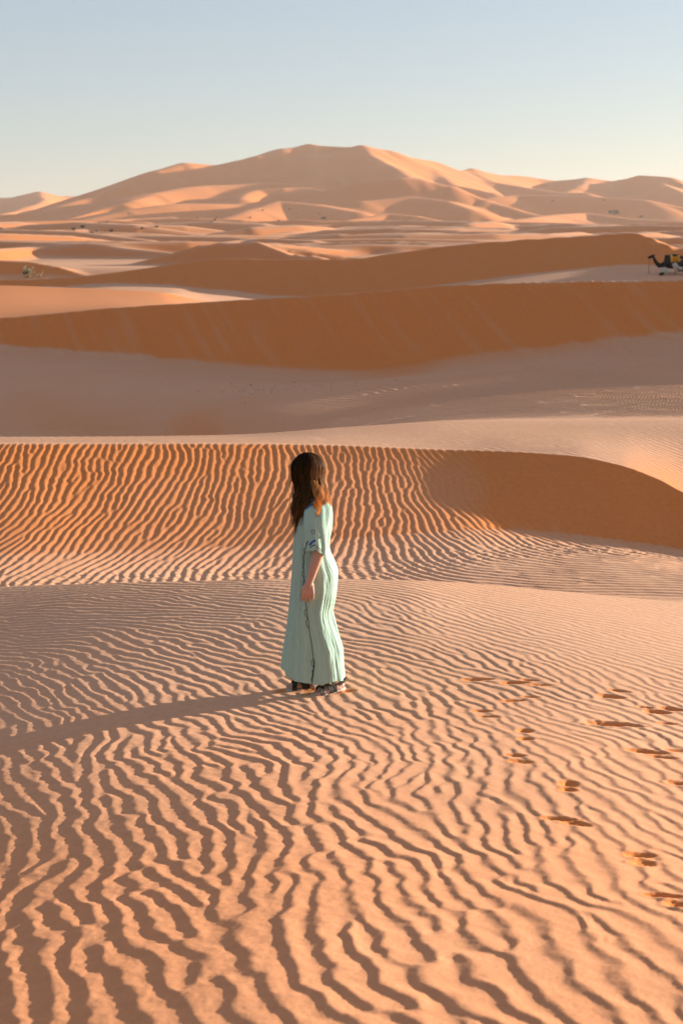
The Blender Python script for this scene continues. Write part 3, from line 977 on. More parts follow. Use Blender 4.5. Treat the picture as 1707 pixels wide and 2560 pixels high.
blob(bm, head + Vector((0, 0, .022)), (.096, .074, .098), hrot)
blob(bm, head + fdir * .030 + Vector((0, 0, -.038)), (.062, .056, .070), hrot)
blob(bm, head + fdir * .062 + Vector((0, 0, -.083)), (.022, .026, .020), hrot)
capsule_chain(bm, [head + fdir * .088 + Vector((0, 0, .018)), head + fdir * .110 + Vector((0, 0, -.022)), head + fdir * .088 + Vector((0, 0, -.030))], [.009, .013, .012])
for sgn in (-1, 1):
    blob(bm, head + fsid * (.076 * sgn) + Vector((0, 0, -.008)), (.014, .008, .030), hrot)
    blob(bm, head + fdir * .084 + fsid * (.030 * sgn) + Vector((0, 0, .014)), (.013, .017, .010), hrot)
capsule_chain(bm, [head + fdir * .092 + fsid * .02 + Vector((0, 0, -.054)), head + fdir * .097 + Vector((0, 0, -.053)), head + fdir * .092 - fsid * .02 + Vector((0, 0, -.054))], [.006, .009, .006])
# legs
near_heel, near_toe = ground_near(853, 1723), ground_near(786, 1737)
far_heel, far_toe = ground_near(788, 1716), ground_near(722, 1727)
FEET = []
for sgn, heel, toe, kn in ((-1, near_heel, near_toe, PP(812, 1590, -.06)), (1, far_heel, far_toe, PP(782, 1585, .07))):
    d = (toe - heel); d.z = 0; d.normalize()
    sd = Vector((-d.y, d.x, 0))
    L = (toe - heel).length
    hz = Vector((0, 0, .022))
    ank = heel + d * .045 + Vector((0, 0, .085))
    capsule_chain(bm, [pel + Vector((-.01, .065 * sgn, -.02)), kn, kn * .6 + ank * .4 + Vector((.012, 0, .02)), ank], [.080, .048, .044, .034])
    capsule_chain(bm, [heel + d * .01 + hz + Vector((0, 0, .012)), heel + d * L * .45 + hz + Vector((0, 0, .02)), heel + d * L * .72 + hz], [.033, .030, .024])
    capsule_chain(bm, [ank, heel + d * L * .42 + hz + Vector((0, 0, .024)), heel + d * L * .75 + hz], [.034, .030, .018])
    for s2 in (-1, 1):
        capsule_chain(bm, [heel + d * .03 + hz + sd * .008 * s2, heel + d * L * .72 + hz + sd * .020 * s2], [.028, .020])
    for k, off in enumerate((-.033, -.016, 0, .016, .034)):
        big = (4 - k) if sgn < 0 else k
        r = (.0125, .0105, .010, .0095, .0085)[big]
        ln = (1.0, 1.0, .97, .93, .88)[big]
        capsule_chain(bm, [heel + d * L * .70 + hz * .8 + sd * off * .9, heel + d * L * .86 * ln + hz * .85 + sd * off, heel + d * L * ln + hz * .45 + sd * off], [r * 1.15, r, r * .9])
    FEET.append((heel, d, sd, L))
# arms
sh, el_, wr = PP(797, 1276, -.150), PP(795, 1386, -.225), PP(773, 1455, -.235)
capsule_chain(bm, [neckb + Vector((.0, -.09, -.03)), sh, el_, el_ * .72 + wr * .28, wr], [.045, .046, .037, .0365, .0262])
hand_dir = (PP(769, 1500, -.235) - wr).normalized()
hx = Vector((-1, 0, 0)); hx = (hx - hand_dir * hx.dot(hand_dir)).normalized()      # towards the thumb side (front)
hn = hand_dir.cross(hx)
if hn.y > 0: hn = -hn                                                               # back of the hand faces out
capsule_chain(bm, [wr, wr + hand_dir * .03 + hx * .002], [.026, .026])
for k, off in enumerate((-.031, -.0105, .0110, .0325)):       # little .. index
    kn_ = wr + hand_dir * (.070 + (.006, .012, .014, .010)[k]) + hx * off + hn * .006
    capsule_chain(bm, [wr + hand_dir * .018 + hx * off * .55, kn_], [.0155, .0118])
    l = (.030, .038, .040, .036)[k]
    p1 = kn_ + (hand_dir * .92 - hn * .30).normalized() * l + hx * off * .10
    p2 = p1 + (hand_dir * .62 - hn * .78).normalized() * l * .72
    p3 = p2 + (hand_dir * .25 - hn * .97).normalized() * l * .55
    capsule_chain(bm, [kn_, p1, p2, p3], [.0096, .0084, .0078, .0068], 10)
th0 = wr + hand_dir * .022 + hx * .018
capsule_chain(bm, [th0, th0 + hand_dir * .036 + hx * .022 - hn * .014, th0 + hand_dir * .066 + hx * .020 - hn * .026, th0 + hand_dir * .088 + hx * .010 - hn * .030], [.0165, .0125, .0105, .0085])
sh2, el2, wr2 = PP(790, 1276, .150), PP(792, 1380, .21), PP(765, 1450, .2)
capsule_chain(bm, [neckb + Vector((0, .09, -.03)), sh2, el2, wr2, wr2 + Vector((-.01, 0, -.09))], [.045, .045, .037, .026, .028])
body = fuse('body', bm, .0048, SKIN, person, 3, BASE)

# ---- dress
lev = [  # py, front px, back px, near half depth, far half depth
    (1226, 770, 802, .055, .055), (1234, 764, 808, .085, .085), (1243, 756, 816, .125, .125), (1254, 750, 823, .160, .160), (1270, 745, 829, .172, .172),
    (1290, 741, 831, .176, .176), (1315, 738, 830, .172, .172), (1345, 736, 824, .166, .166), (1362, 735, 822, .165, .165), (1385, 734, 827, .168, .168), (1410, 733, 837, .174, .174),
    (1432, 732, 844, .178, .178), (1460, 730, 843, .176, .176), (1495, 726, 838, .174, .174), (1525, 723, 832, .172, .172), (1560, 720, 839, .174, .174),
    (1590, 717, 848, .176, .176), (1620, 713, 856, .178, .178), (1650, 709.5, 857.5, .180, .18), (1680, 706, 860, .184, .184), (1700, 704, 861, .186, .186)]
lev = np.array(lev, float)
NA, NL = 256, 220
vv = np.linspace(0, 1, NL)
pyl = np.interp(vv, np.linspace(0, 1, 60), np.interp(np.linspace(0, 1, 60), [0, .12, 1], [1226, 1262, 1690]))
fr = pchip(lev[:, 0], lev[:, 1], pyl); bk = pchip(lev[:, 0], lev[:, 2], pyl)
dn = pchip(lev[:, 0], lev[:, 3], pyl); df = pchip(lev[:, 0], lev[:, 4], pyl)
xf = np.array([PP(a, b).x for a, b in zip(fr, pyl)]); xb = np.array([PP(a, b).x for a, b in zip(bk, pyl)])
zz = np.array([PP(790, b).z for b in pyl])
phi = np.linspace(0, 2 * math.pi, NA, endpoint=False)      # 0 back, pi/2 far, pi front, 3pi/2 near
C_, S_ = np.cos(phi)[None], np.sin(phi)[None]
ex = .86
cxp = np.sign(C_) * np.abs(C_) ** ex; syp = np.sign(S_) * np.abs(S_) ** ex
cx = ((xf + xb) / 2)[:, None]; hx_ = ((xb - xf) / 2)[:, None]
down = smooth(1262, 1700, pyl)[:, None]
# folds: radial in/out movement
fold = np.zeros((NL, NA))


def add_fold(ph0, ph1, py0, py1, w, a, pwr=1.0, w2=None):
    """a soft ridge (a>0) or crease (a<0) running from angle ph0 at py0 to ph1 at py1 (degrees)"""
    q = np.clip((pyl - py0) / (py1 - py0), 0, 1)[:, None]
    c = np.radians(ph0 + (ph1 - ph0) * q ** pwr + 2.6 * noise(np.full_like(pyl, ph0 * .21), pyl / 70.0, 310)[:, None])
    wid = np.radians(w + ((w2 if w2 else w) - w) * q) * 1.3
    d = np.angle(np.exp(1j * (phi[None] - c)))
    env = smooth(py0 - 12, py0 + 25, pyl)[:, None] * (1 - smooth(py1 - 25, py1 + 12, pyl)[:, None] if py1 < 1690 else 1)
    wob = 1 + .45 * noise(np.full_like(pyl, ph0 * .37), pyl / 55.0, 311)[:, None]
    return .85 * a * wob * np.exp(-(d / wid) ** 2) * env


# front: long folds hanging from the bust, no two alike
for p0, p1, y0, w, a in ((148, 144, 1390, 5, .008), (163, 166, 1345, 6, .010), (181, 178, 1420, 5, .007), (193, 199, 1335, 6, .012), (205, 208, 1470, 4, -.006), (217, 214, 1380, 7, .009), (224, 233, 1400, 5, -.011),
                         (236, 240, 1350, 5, .010), (244, 250, 1440, 4, -.010), (252, 256, 1372, 5, .009), (186, 188, 1380, 4, -.008), (172, 171, 1450, 4, -.006), (158, 154, 1400, 4, -.007)):
    fold += add_fold(p0, p1, y0, 1712, w, a, 1, w * 1.15)
# near side: folds swinging from hip to hem
for p0, p1, y0, y1, w, a, pw in ((262, 284, 1395, 1712, 4.0, .014, 1.1), (271, 296, 1400, 1690, 4.2, -.016, 1.1), (282, 309, 1400, 1712, 5.0, .014, 1.2), (292, 318, 1470, 1640, 5.5, -.015, .9),
                                 (300, 330, 1500, 1712, 7.0, .013, 1.0), (318, 342, 1600, 1712, 5.0, -.008, 1.0), (326, 330, 1480, 1565, 9.0, -.010, 1.0), (337, 352, 1470, 1600, 6.0, .012, 1.0),
                                 (345, 338, 1385, 1480, 6.0, -.010, 1.0), (322, 316, 1380, 1480, 5.0, .010, 1.0), (305, 300, 1360, 1460, 4.5, -.012, 1.0), (290, 286, 1350, 1470, 4.0, .010, 1.0),
                                 (352, 356, 1600, 1712, 5.0, .008, 1.0), (340, 334, 1600, 1712, 3.5, .010, 1.0), (278, 276, 1560, 1712, 3.0, .008, 1.0), (268, 262, 1540, 1712, 3.0, -.008, 1.0)):
    fold += add_fold(p0, p1, y0, y1, w * 1.35, a * .48, pw)
# back and far side
for k, p0 in enumerate(range(8, 148, 12)):
    fold += add_fold(p0, p0 + 4 * math.sin(k), 1380, 1712, 3.6, .012 * (1 if k % 2 else -1))
# torso pulls
for p0, p1, y0, y1, w, a in ((332, 345, 1275, 1350, 7, -.010), (318, 352, 1300, 1372, 6, .009), (348, 340, 1330, 1385, 5, -.008), (232, 246, 1290, 1380, 6, -.008), (215, 226, 1300, 1400, 6, .008), (200, 206, 1290, 1400, 5, -.006)):
    fold += add_fold(p0, p1, y0, y1, w, a)
PHI2, PZ = np.meshgrid(phi, zz)
fold += (.0045 * noise(np.cos(PHI2) * 7 + np.sin(PHI2) * 3, PZ * 4 + np.sin(PHI2) * 5, 301) + .0022 * noise(np.cos(PHI2) * 16, PZ * 12 + np.sin(PHI2) * 14, 302)) * smooth(1250, 1300, pyl)[:, None]
fold += .0018 * (1 - 2 * np.abs(noise(np.cos(PHI2) * 7 + PZ * 2.5, PZ * 3.0 + np.sin(PHI2) * 9, 304))) * smooth(1250, 1320, pyl)[:, None]
fold += .010 * noise(np.cos(PHI2) * 3.2 + 5, np.sin(PHI2) * 3.2 + PZ * .7, 303) * down
hemz = np.zeros((NL, NA))
nearness = np.where(S_ < 0, -S_, 0)
frontness = np.clip(-C_, 0, 1)
hem = .085 * frontness ** 2 * (1 - .25 * nearness) + .005 * np.cos(phi[None] * 7)
hemz = hem * smooth(1540, 1690, pyl)[:, None]
lift = smooth(1690, 1712, pyl)[:, None] * 0
X = cx + hx_ * cxp + fold * C_ * .75
Yd = np.where(S_ < 0, dn[:, None], df[:, None]) * syp * (1 - .10 * np.abs(C_) ** 3) + fold * S_ * 1.0
Z = zz[:, None] + hemz + 0 * C_
# shoulders slope down to the sides
Z = Z - .055 * np.abs(S_) ** 2 * (1 - smooth(1236, 1300, pyl))[:, None] * smooth(1226, 1246, pyl)[:, None]
dv = np.stack([X, Y0 + Yd, Z], -1).reshape(-1, 3)
df_ = []
for i in range(NL - 1):
    a = i * NA + np.arange(NA); b = i * NA + (np.arange(NA) + 1) % NA
    df_.append(np.stack([a, a + NA, b + NA, b], 1))
DV, DF = [Vector(v) for v in dv], [tuple(f) for f in np.concatenate(df_)]


def sleeve(path, wx, wy, cuff):
    """loose half sleeve; cuff(phi) drops the lower edge"""
    n, na = 40, 72
    base = len(DV)
    P = np.array([list(p) for p in path])
    q = np.linspace(0, 1, len(path))
    for i in range(n):
        v = i / (n - 1)
        c = np.array([pchip(q, P[:, k], np.array([v]))[0] for k in range(3)])
        ax = float(np.interp(v, np.linspace(0, 1, len(wx)), wx)); ay = float(np.interp(v, np.linspace(0, 1, len(wy)), wy))
        for k in range(na):
            t = 2 * math.pi * k / na
            f = 1 + .10 * v * math.cos(5 * t + 2 * v) + .07 * math.sin(3 * t + 6 * v) * v + .04 * math.sin(7 * t - 9 * v)
            DV.append(Vector((c[0] + ax * math.cos(t) * f, c[1] + ay * math.sin(t) * f, c[2] - cuff(t) * v ** 2)))
    for i in range(n - 1):
        for k in range(na):
            k2 = (k + 1) % na
            DF.append((base + i * na + k, base + (i + 1) * na + k, base + (i + 1) * na + k2, base + i * na + k2))


sleeve([PP(786, 1244, -.075), PP(793, 1268, -.145), PP(790, 1310, -.190), PP(790, 1345, -.212), PP(790, 1372, -.222)], [.062, .086, .076, .068, .064], [.055, .068, .064, .06, .058],
       lambda t: .045 * max(math.cos(t), 0) + .012 * max(-math.cos(t), 0) - .010 * math.exp(-((math.cos(t) + .05) / .12) ** 2) * (1 if math.sin(t) < 0 else 0))
sleeve([PP(788, 1252, .10), PP(790, 1272, .155), PP(788, 1310, .185), PP(786, 1345, .20), PP(786, 1372, .205)], [.055, .08, .072, .066, .064], [.05, .062, .062, .06, .058], lambda t: .02)
dress = mesh_np('dress', [list(v) for v in DV], DF, DRESS, person, BASE)
tag(dress, 'mint green cotton kaftan dress with blue and black embroidery')
sol = dress.modifiers.new('cloth', 'SOLIDIFY'); sol.thickness = .0022; sol.offset = 1

# ---- embroidery laid on the cloth
bvh = BVHTree.FromPolygons([tuple(v) for v in DV], DF)
CAMV = Vector((0, 0, ZC))


def on_cloth(px, py, lift=.004):
    d = (at(px, py, Y0) - CAMV).normalized()
    loc, nrm, _, _ = bvh.ray_cast(CAMV, d)
    if loc is None:
        loc, nrm = at(px, py, Y0 - .2), Vector((0, -1, 0))
    if nrm.dot(d) > 0: nrm = -nrm
    return loc + nrm * lift, nrm


def stitch(name, lines, mat, w, parent):
    V, F = [], []
    for pl in lines:
        pts, nr = [], []
        for (a, b), (c, d) in zip(pl[:-1], pl[1:]):
            n = max(2, int(math.hypot(c - a, d - b) / 3))
            for k in range(n):
                p, q = on_cloth(a + (c - a) * k / n, b + (d - b) * k / n)
                pts.append(p); nr.append(q)
        p, q = on_cloth(*pl[-1]); pts.append(p); nr.append(q)
        ribbon(V, F, pts, nr, w)
    return mesh_np(name, [list(v) for v in V], F, mat, parent, BASE, False)


def dots(name, lst, mat, r, parent):
    V, F = [], []
    for px, py in lst:
        p, q = on_cloth(px, py, .003)
        b = len(V)
        t = q.orthogonal().normalized(); s = q.cross(t)
        for k in range(6):
            a = k * math.pi / 3
            V.append(p + (t * math.cos(a) + s * math.sin(a)) * r)
        V.append(p + q * r * .7)
        for k in range(6): F.append((b + k, b + (k + 1) % 6, b + 6))
    return mesh_np(name, [list(v) for v in V], F, mat, parent, BASE, False)


vine = [(771, 1352), (765, 1368), (762, 1385), (761, 1405), (760, 1425), (762, 1445), (764, 1500), (766, 1520), (770, 1545), (772, 1570), (777, 1595), (781, 1620), (784, 1645), (785, 1670), (783, 1690), (780, 1708)]
stitch('vine_embroidery', [vine, [(786, 1650), (786, 1668), (782, 1680), (779, 1700)]], INK, .0034, dress)
loops = []
for (x0, y0), (x1, y1) in zip(vine[:-1], vine[1:]):
    if y0 < 1450 or 1500 < y0 < 1570 or y0 > 1640:
        loops.append([(x0, y0), (x0 - 5, y0 * .65 + y1 * .35), (x0 - 3.5, y0 * .3 + y1 * .7), (x1, y1)])
for lp in loops:
    stitch('leaf_embroidery', [lp], INK, .0028, dress)
stitch('shoulder_band', [[(766, 1273), (774, 1266), (784, 1262), (794, 1260)], [(768, 1262), (776, 1256), (786, 1252), (794, 1250)]], BLUE, .011, dress)
stitch('shoulder_teal_line', [[(767, 1267), (775, 1261), (785, 1257), (794, 1255)]], TEAL, .006, dress)
dots('shoulder_bead', [(768 + 4 * k, 1264.5 - 2.0 * k + .18 * k * k) for k in range(7)], INK, .005, dress)
stitch('cuff_band', [[(775, 1363), (780, 1356), (787, 1351.5), (790, 1351)], ], BLUE, .013, dress)
dots('cuff_bead', [(775.5 + 2.5 * k, 1369 - 1.9 * k + .12 * k * k) for k in range(6)], INK, .0042, dress)
dots('cuff_dot', [(792 + 3.2 * k, 1366 + 2.6 * k) for k in range(5)], INK, .0042, dress)
dots('cuff_rose_dot', [(793 + 3.2 * k, 1371 + 2.8 * k) for k in range(4)], ROSE, .0042, dress)
stitch('sleeve_seam', [[(789, 1300), (789.5, 1325), (790, 1345), (790, 1364)]], TRIM, .0045, dress)
stitch('sleeve_scroll', [[(777, 1330), (782, 1325), (788, 1326), (789, 1332), (780, 1334)], [(792, 1335), (797, 1340), (801, 1346), (795, 1343)]], INK, .003, dress)
stitch('side_seam', [[(823, 1630), (824, 1660), (826, 1690), (826, 1712)]], TRIM, .004, dress)

# ---- sandals
for heel, d, sd, L in FEET:
    hz = Vector((0, 0, 1))
    n = 28
    V, F = [], []
    prof = []
    for k in range(n):
        t = 2 * math.pi * k / n
        u = .5 - .5 * math.cos(t)
        lx = -.03 + u * (L + .048)
        wdt = .036 + .016 * smooth(.35, .75, np.array(u)).item() - .004 * math.exp(-((u - .45) / .12) ** 2)
        sy = math.sin(t)
        prof.append((lx, math.copysign(abs(sy) ** .6, sy) * wdt))
    for z0 in (-.014, .006):
        for lx, ly in prof:
            V.append(heel + d * lx + sd * ly + hz * (z0 + .010 * (1 if lx < .08 else 0) * (1 if z0 > 0 else 0)))
    F.append(tuple(range(n))[::-1]); F.append(tuple(range(n, 2 * n)))
    for k in range(n):
        F.append((k, (k + 1) % n, n + (k + 1) % n, n + k))
    sandal = mesh_np('sandal', [list(v) for v in V], F, SOLE, person, BASE, False)
    tag(sandal, 'flat sandal with pale sole and black straps')
    straps = [(.62, .034, -.30, .047, .056), (.74, .032, .28, .050, .044), (.38, .024, -.10, .040, .082)]
    for u, w, tilt, wy, hh in straps:
        V, F = [], []
        pts, nr = [], []
        for k in range(17):
            t = math.pi * k / 16
            s_ = math.cos(t)
            pts.append(heel + d * (L * u + tilt * s_ * .09) + sd * (wy * s_) + hz * (.004 + hh * math.sin(t) ** .8))
            nr.append(sd * s_ + hz * math.sin(t))
        ribbon(V, F, pts, nr, w, .0035)
        mesh_np('strap', [list(v) for v in V], F, LEATHER, sandal, BASE, False)
    V, F = [], []
    pts, nr = [], []
    for k in range(17):
        t = math.pi * (k / 16 - .5)
        pts.append(heel + d * (.05 - .084 * math.cos(t)) + sd * (.039 * math.sin(t)) + hz * (.052 + .02 * math.cos(t)))
        nr.append(-d * math.cos(t) + sd * math.sin(t))
    ribbon(V, F, pts, nr, .02, .0035)
    mesh_np('heel_strap', [list(v) for v in V], F, LEATHER, sandal, BASE, False)

# ---- hair: locks of ribbons from crown to tip
def hair_material():
    m, nt, b = mat_new('brown_hair')
    L = nt.links.new
    a = N(nt, 'ShaderNodeAttribute', attribute_name='along')
    v = N(nt, 'ShaderNodeAttribute', attribute_name='lock')
    cr = N(nt, 'ShaderNodeValToRGB')
    cr.color_ramp.elements[0].position = .03; cr.color_ramp.elements[0].color = (.020, .0095, .0055, 1)
    cr.color_ramp.elements[1].position = .85; cr.color_ramp.elements[1].color = (.22, .112, .036, 1)
    e = cr.color_ramp.elements.new(.26); e.color = (.090, .045, .019, 1)
    L(a.outputs['Fac'], cr.inputs[0])
    mr = N(nt, 'ShaderNodeMapRange'); mr.inputs[3].default_value = .22; mr.inputs[4].default_value = 2.7  # per-lock gain: shade painted into front locks, sun into back ones
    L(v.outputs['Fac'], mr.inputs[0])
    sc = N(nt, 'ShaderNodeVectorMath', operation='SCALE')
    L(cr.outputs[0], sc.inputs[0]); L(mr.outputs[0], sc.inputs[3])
    L(sc.outputs[0], b.inputs['Base Color'])
    b.inputs['Roughness'].default_value = .5
    b.inputs['Specular IOR Level'].default_value = .10
    b.inputs['Specular Tint'].default_value = (1.0, .62, .32, 1)
    tr = N(nt, 'ShaderNodeBsdfTranslucent')
    t2 = N(nt, 'ShaderNodeVectorMath', operation='MULTIPLY')
    t2.inputs[1].default_value = (3.4, 2.6, 1.5)
    L(sc.outputs[0], t2.inputs[0])
    L(t2.outputs[0], tr.inputs['Color'])
    mix = N(nt, 'ShaderNodeMixShader'); mix.inputs[0].default_value = .38
    L(b.outputs[0], mix.inputs[1]); L(tr.outputs[0], mix.inputs[2])
    L(mix.outputs[0], nt.nodes['Material Output'].inputs[0])
    return m


HAIR = hair_material()
rng = np.random.default_rng(21)
HV, HF, HA, HL = [], [], [], []
hc = head + Vector((0, 0, .022))
HR = (.101, .081, .106)


def scalp(az, elv, k=1.0):
    """point on the head; az 0 = back (+x), 90 far, 180 front, 270 near"""
    a, e = math.radians(az), math.radians(elv)
    v = Vector((HR[0] * math.cos(e) * math.cos(a), HR[1] * math.cos(e) * math.sin(a), HR[2] * math.sin(e)))
    return hc + v * k, v.normalized()


def lock(path, normal_from, width, nstr, spread, wave, seed, shade=(0, .17)):
    r = np.random.default_rng(seed)
    P = np.array([list(p) for p in path])
    q = np.concatenate([[0], np.cumsum(np.linalg.norm(np.diff(P, axis=0), axis=1))]); q /= q[-1]
    ph = r.uniform(0, 6.28)
    tone_l = r.uniform(*shade)
    fr_ = r.uniform(2.0, 3.3)
    nf = np.array([normal_from.x, normal_from.y])
    for s in range(nstr):
        off = r.normal(0, 1, 3) * spread
        end = r.uniform(.78, 1.0)
        n = 22
        w0 = width * r.uniform(.6, 1.2)
        ph2 = ph + r.normal(0, .22)
        lockv = min(1.0, max(0.0, tone_l + r.normal(0, .07)))
        v = np.linspace(0, 1, n) * end
        B = np.stack([pchip(q, P[:, k], v) for k in range(3)], 1)
        grow = np.minimum(1, v * 1.6)
        B = B + off[None] * (.25 + .75 * grow * (1 - .5 * v ** 3))[:, None]
        wv = wave * grow ** 1.5
        B[:, 0] += wv * np.sin(fr_ * 6.28 * v + ph2)
        B[:, 1] += .6 * wv * np.cos(fr_ * 6.28 * v + ph2 * 1.3)
        pts = [Vector(p) for p in B]
        nr = [Vector((p[0] - nf[0], p[1] - nf[1], 0)) for p in B]
        ww = list(w0 * (1 - .75 * np.linspace(0, 1, n) ** 3) * (.55 + .45 * grow))
        b = len(HV)
        for i in range(n):
            dd = pts[min(i + 1, n - 1)] - pts[max(i - 1, 0)]
            sdv = dd.cross(nr[i]); sdv = sdv.normalized() if sdv.length > 1e-9 else Vector((1, 0, 0))
            c = r.normal(0, .0004)
            HV.append(pts[i] - sdv * ww[i] / 2); HV.append(pts[i] + nr[i].normalized() * ww[i] * .22); HV.append(pts[i] + sdv * ww[i] / 2)
            HA.extend([i / (n - 1) * end] * 3); HL.extend([lockv] * 3)
        for i in range(n - 1):
            for k in (0, 1):
                HF.append((b + 3 * i + k, b + 3 * i + k + 1, b + 3 * i + k + 4, b + 3 * i + k + 3))


crown, _ = scalp(0, 88)
sd_ = 100
# front mass, its shade painted as dark colour: falls before the near shoulder down to the chest
for k in range(46):
    f = k / 45
    az = 278 - 92 * f + rng.normal(0, 4)
    tipx = 772 - 36 * f + rng.normal(0, 4.5); tipy = 1334 + 16 * f - 26 * rng.random() - 22 * (1 - f)
    dyt = -.175 + .10 * f
    p0, _ = scalp(az - 10, 80, 1.01); p1, _ = scalp(az, 48, 1.06); p2, _ = scalp(az, 8, 1.10); p3, _ = scalp(az, -34, 1.16)
    m1 = PP(770 - 30 * f, 1226, -.130 + .10 * f); m2 = PP(767 - 31 * f + rng.normal(0, 1.5), 1268, -.178 + .09 * f)
    lock([crown, p0, p1, p2, p3, m1, m2, PP(tipx, tipy, dyt)], hc, .0040, 24, .0060, .0190, sd_ + k)
# back mass, its sunlight painted as bright colour: along the back of the head and over the shoulder blade
for k in range(40):
    f = k / 39
    az = 282 + 86 * f + rng.normal(0, 3)
    tipx = 792 + 26 * f + rng.normal(0, 4); tipy = 1314 - 24 * abs(f - .35) + rng.normal(0, 6)
    p0, _ = scalp(az + 6, 78, 1.01); p1, _ = scalp(az, 48, 1.06); p2, _ = scalp(az, 8, 1.10); p3, _ = scalp(az, -32, 1.18)
    m1 = PP(789 + 20 * f, 1216, -.14 + .13 * f); m2 = PP(793 + 25 * f + rng.normal(0, 1.5), 1250, -.215 + .15 * f)
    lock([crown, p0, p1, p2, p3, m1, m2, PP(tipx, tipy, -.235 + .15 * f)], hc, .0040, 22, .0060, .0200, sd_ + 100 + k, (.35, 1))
# far side
for k in range(26):
    f = k / 25
    az = 10 + 150 * f
    p0, _ = scalp(az, 78, 1.01); p1, _ = scalp(az, 45, 1.06); p2, _ = scalp(az, 5, 1.09); p3, _ = scalp(az, -35, 1.14)
    lock([crown, p0, p1, p2, p3, PP(806 - 60 * f, 1240, .12), PP(806 - 62 * f, 1280, .17)], hc, .0065, 12, .006, .007, sd_ + 200 + k)
# loose wisps in the wind, in front of the face
for k, (pts) in enumerate([[(742, 1160), (734, 1190), (725, 1212), (727, 1226), (733, 1240), (731, 1255), (722, 1262)], [(744, 1165), (736, 1198), (729, 1216), (734, 1250), (733, 1290), (731, 1322), (728, 1330)],
                           [(746, 1170), (738, 1205), (731, 1225), (736, 1262), (737, 1300), (733, 1336)], [(800, 1170), (808, 1200), (819, 1222), (824, 1240), (818, 1262)], [(802, 1180), (811, 1210), (821, 1235), (829, 1268)]]):
    lock([PP(a, b, -.05) for a, b in pts], hc, .0035, 4, .0022, .004, sd_ + 300 + k)
# flyaways, those behind painted brighter for the sun
for k in range(70):
    back_ = k % 2
    az = rng.uniform(285, 360) if back_ else rng.uniform(190, 280)
    kk = rng.uniform(1.08, 1.30)
    p1, _ = scalp(az, 50, 1.05); p2, _ = scalp(az, 5, kk); p3, _ = scalp(az, -40, kk * 1.1)
    tx = rng.uniform(798, 830) if back_ else rng.uniform(726, 770)
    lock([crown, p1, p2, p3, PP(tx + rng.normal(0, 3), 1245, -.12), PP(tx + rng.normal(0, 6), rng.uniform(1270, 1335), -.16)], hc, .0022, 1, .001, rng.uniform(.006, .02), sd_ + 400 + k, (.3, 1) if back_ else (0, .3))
# the dense inner mass the locks lie on
cap = bmesh.new()
blob(cap, hc, (HR[0] * .99, HR[1] * .99, HR[2] * .97))
capsule_chain(cap, [hc + Vector((-.012, -.02, -.03)), PP(758, 1228, -.06), PP(755, 1262, -.10)], [.060, .040, .018])
capsule_chain(cap, [hc + Vector((.012, -.01, -.03)), PP(788, 1218, -.05)], [.062, .034])
capsule_chain(cap, [hc + Vector((0, .03, -.02)), PP(785, 1225, .06)], [.07, .06])
hair = mesh_np('hair', [list(v) for v in HV], HF, HAIR, person, BASE)
a1 = hair.data.attributes.new('along', 'FLOAT', 'POINT'); a1.data.foreach_set('value', np.array(HA, np.float32))
a2 = hair.data.attributes.new('lock', 'FLOAT', 'POINT'); a2.data.foreach_set('value', np.array(HL, np.float32))
tag(hair, 'long loose dark brown hair turning copper at the ends')
under = fuse('hair_underlayer', cap, .007, simple_mat('dark_hair_mass', (.008, .0045, .003), 1.0, .0), hair, 5, BASE)
print('hair', len(HF), 'dress', len(DF), 'body', len(body.data.polygons))

# ------------------------------------------------------------------ where a picture direction meets the far dunes
def far_hit(px, py, y0=62.0, y1=3500.0, ymin=None):
    a, b = ray(px, py)
    yy = np.exp(np.linspace(math.log(ymin or y0), math.log(y1), 6000))
    tt = a * yy / srow(yy)
    i0 = np.clip(np.searchsorted(tF, tt) - 1, 0, len(tF) - 2)
    r0 = np.clip(np.searchsorted(yF, yy) - 1, 0, len(yF) - 2)
    zz_ = ZF[r0, i0]
    hit = np.where(ZC + b * yy < zz_)[0]
    i = hit[0] if len(hit) else len(yy) - 1
    return Vector((float(a * yy[i]), float(yy[i]), float(zz_[i])))


def far_z(x, y):
    i0 = min(max(np.searchsorted(tF, x / math.sqrt(y * y + 9)) - 1, 0), len(tF) - 2)
    r0 = min(max(np.searchsorted(yF, y) - 1, 0), len(yF) - 2)
    fx = (x / math.sqrt(y * y + 9) - tF[i0]) / (tF[i0 + 1] - tF[i0]); fy = (y - yF[r0]) / (yF[r0 + 1] - yF[r0])
    return float((ZF[r0, i0] * (1 - fx) + ZF[r0, i0 + 1] * fx) * (1 - fy) + (ZF[r0 + 1, i0] * (1 - fx) + ZF[r0 + 1, i0 + 1] * fx) * fy)


# ------------------------------------------------------------------ resting camel at the right edge
FUR = simple_mat('black_brown_camel_fur', (.020, .014, .011), .9, .15, 5, .4, .4, 30)
BLANKET = simple_mat('orange_saddle_blanket', (.62, .20, .018), .9, .1, 12, .2)
BLANKET2 = simple_mat('yellow_blanket_border', (.72, .38, .05), .9, .1, 12, .15)
PADDING = simple_mat('dark_saddle_padding', (.03, .028, .03), .9, .1, 8, .3)
ROPE = simple_mat('grey_rope', (.16, .15, .17), .9, .1)
CLOTH_PALE = simple_mat('pale_canvas', (.50, .45, .37), .9, .1, 6, .15)
CLOTH_DARK = simple_mat('dark_robe', (.018, .022, .028), .9, .1, 6, .3)
TURBAN = simple_mat('black_turban', (.010, .010, .012), .9, .1)
SKIN2 = simple_mat('tanned_skin', (.36, .18, .11), .6, .2)

cg = far_hit(1668, 684, 84)
MPP = cg.y / FPX * .99          # metres per picture pixel at the camel
camel = empty('camel', cg)
tag(camel, 'dark camel lying on the sand with an orange saddle blanket', 'camel')


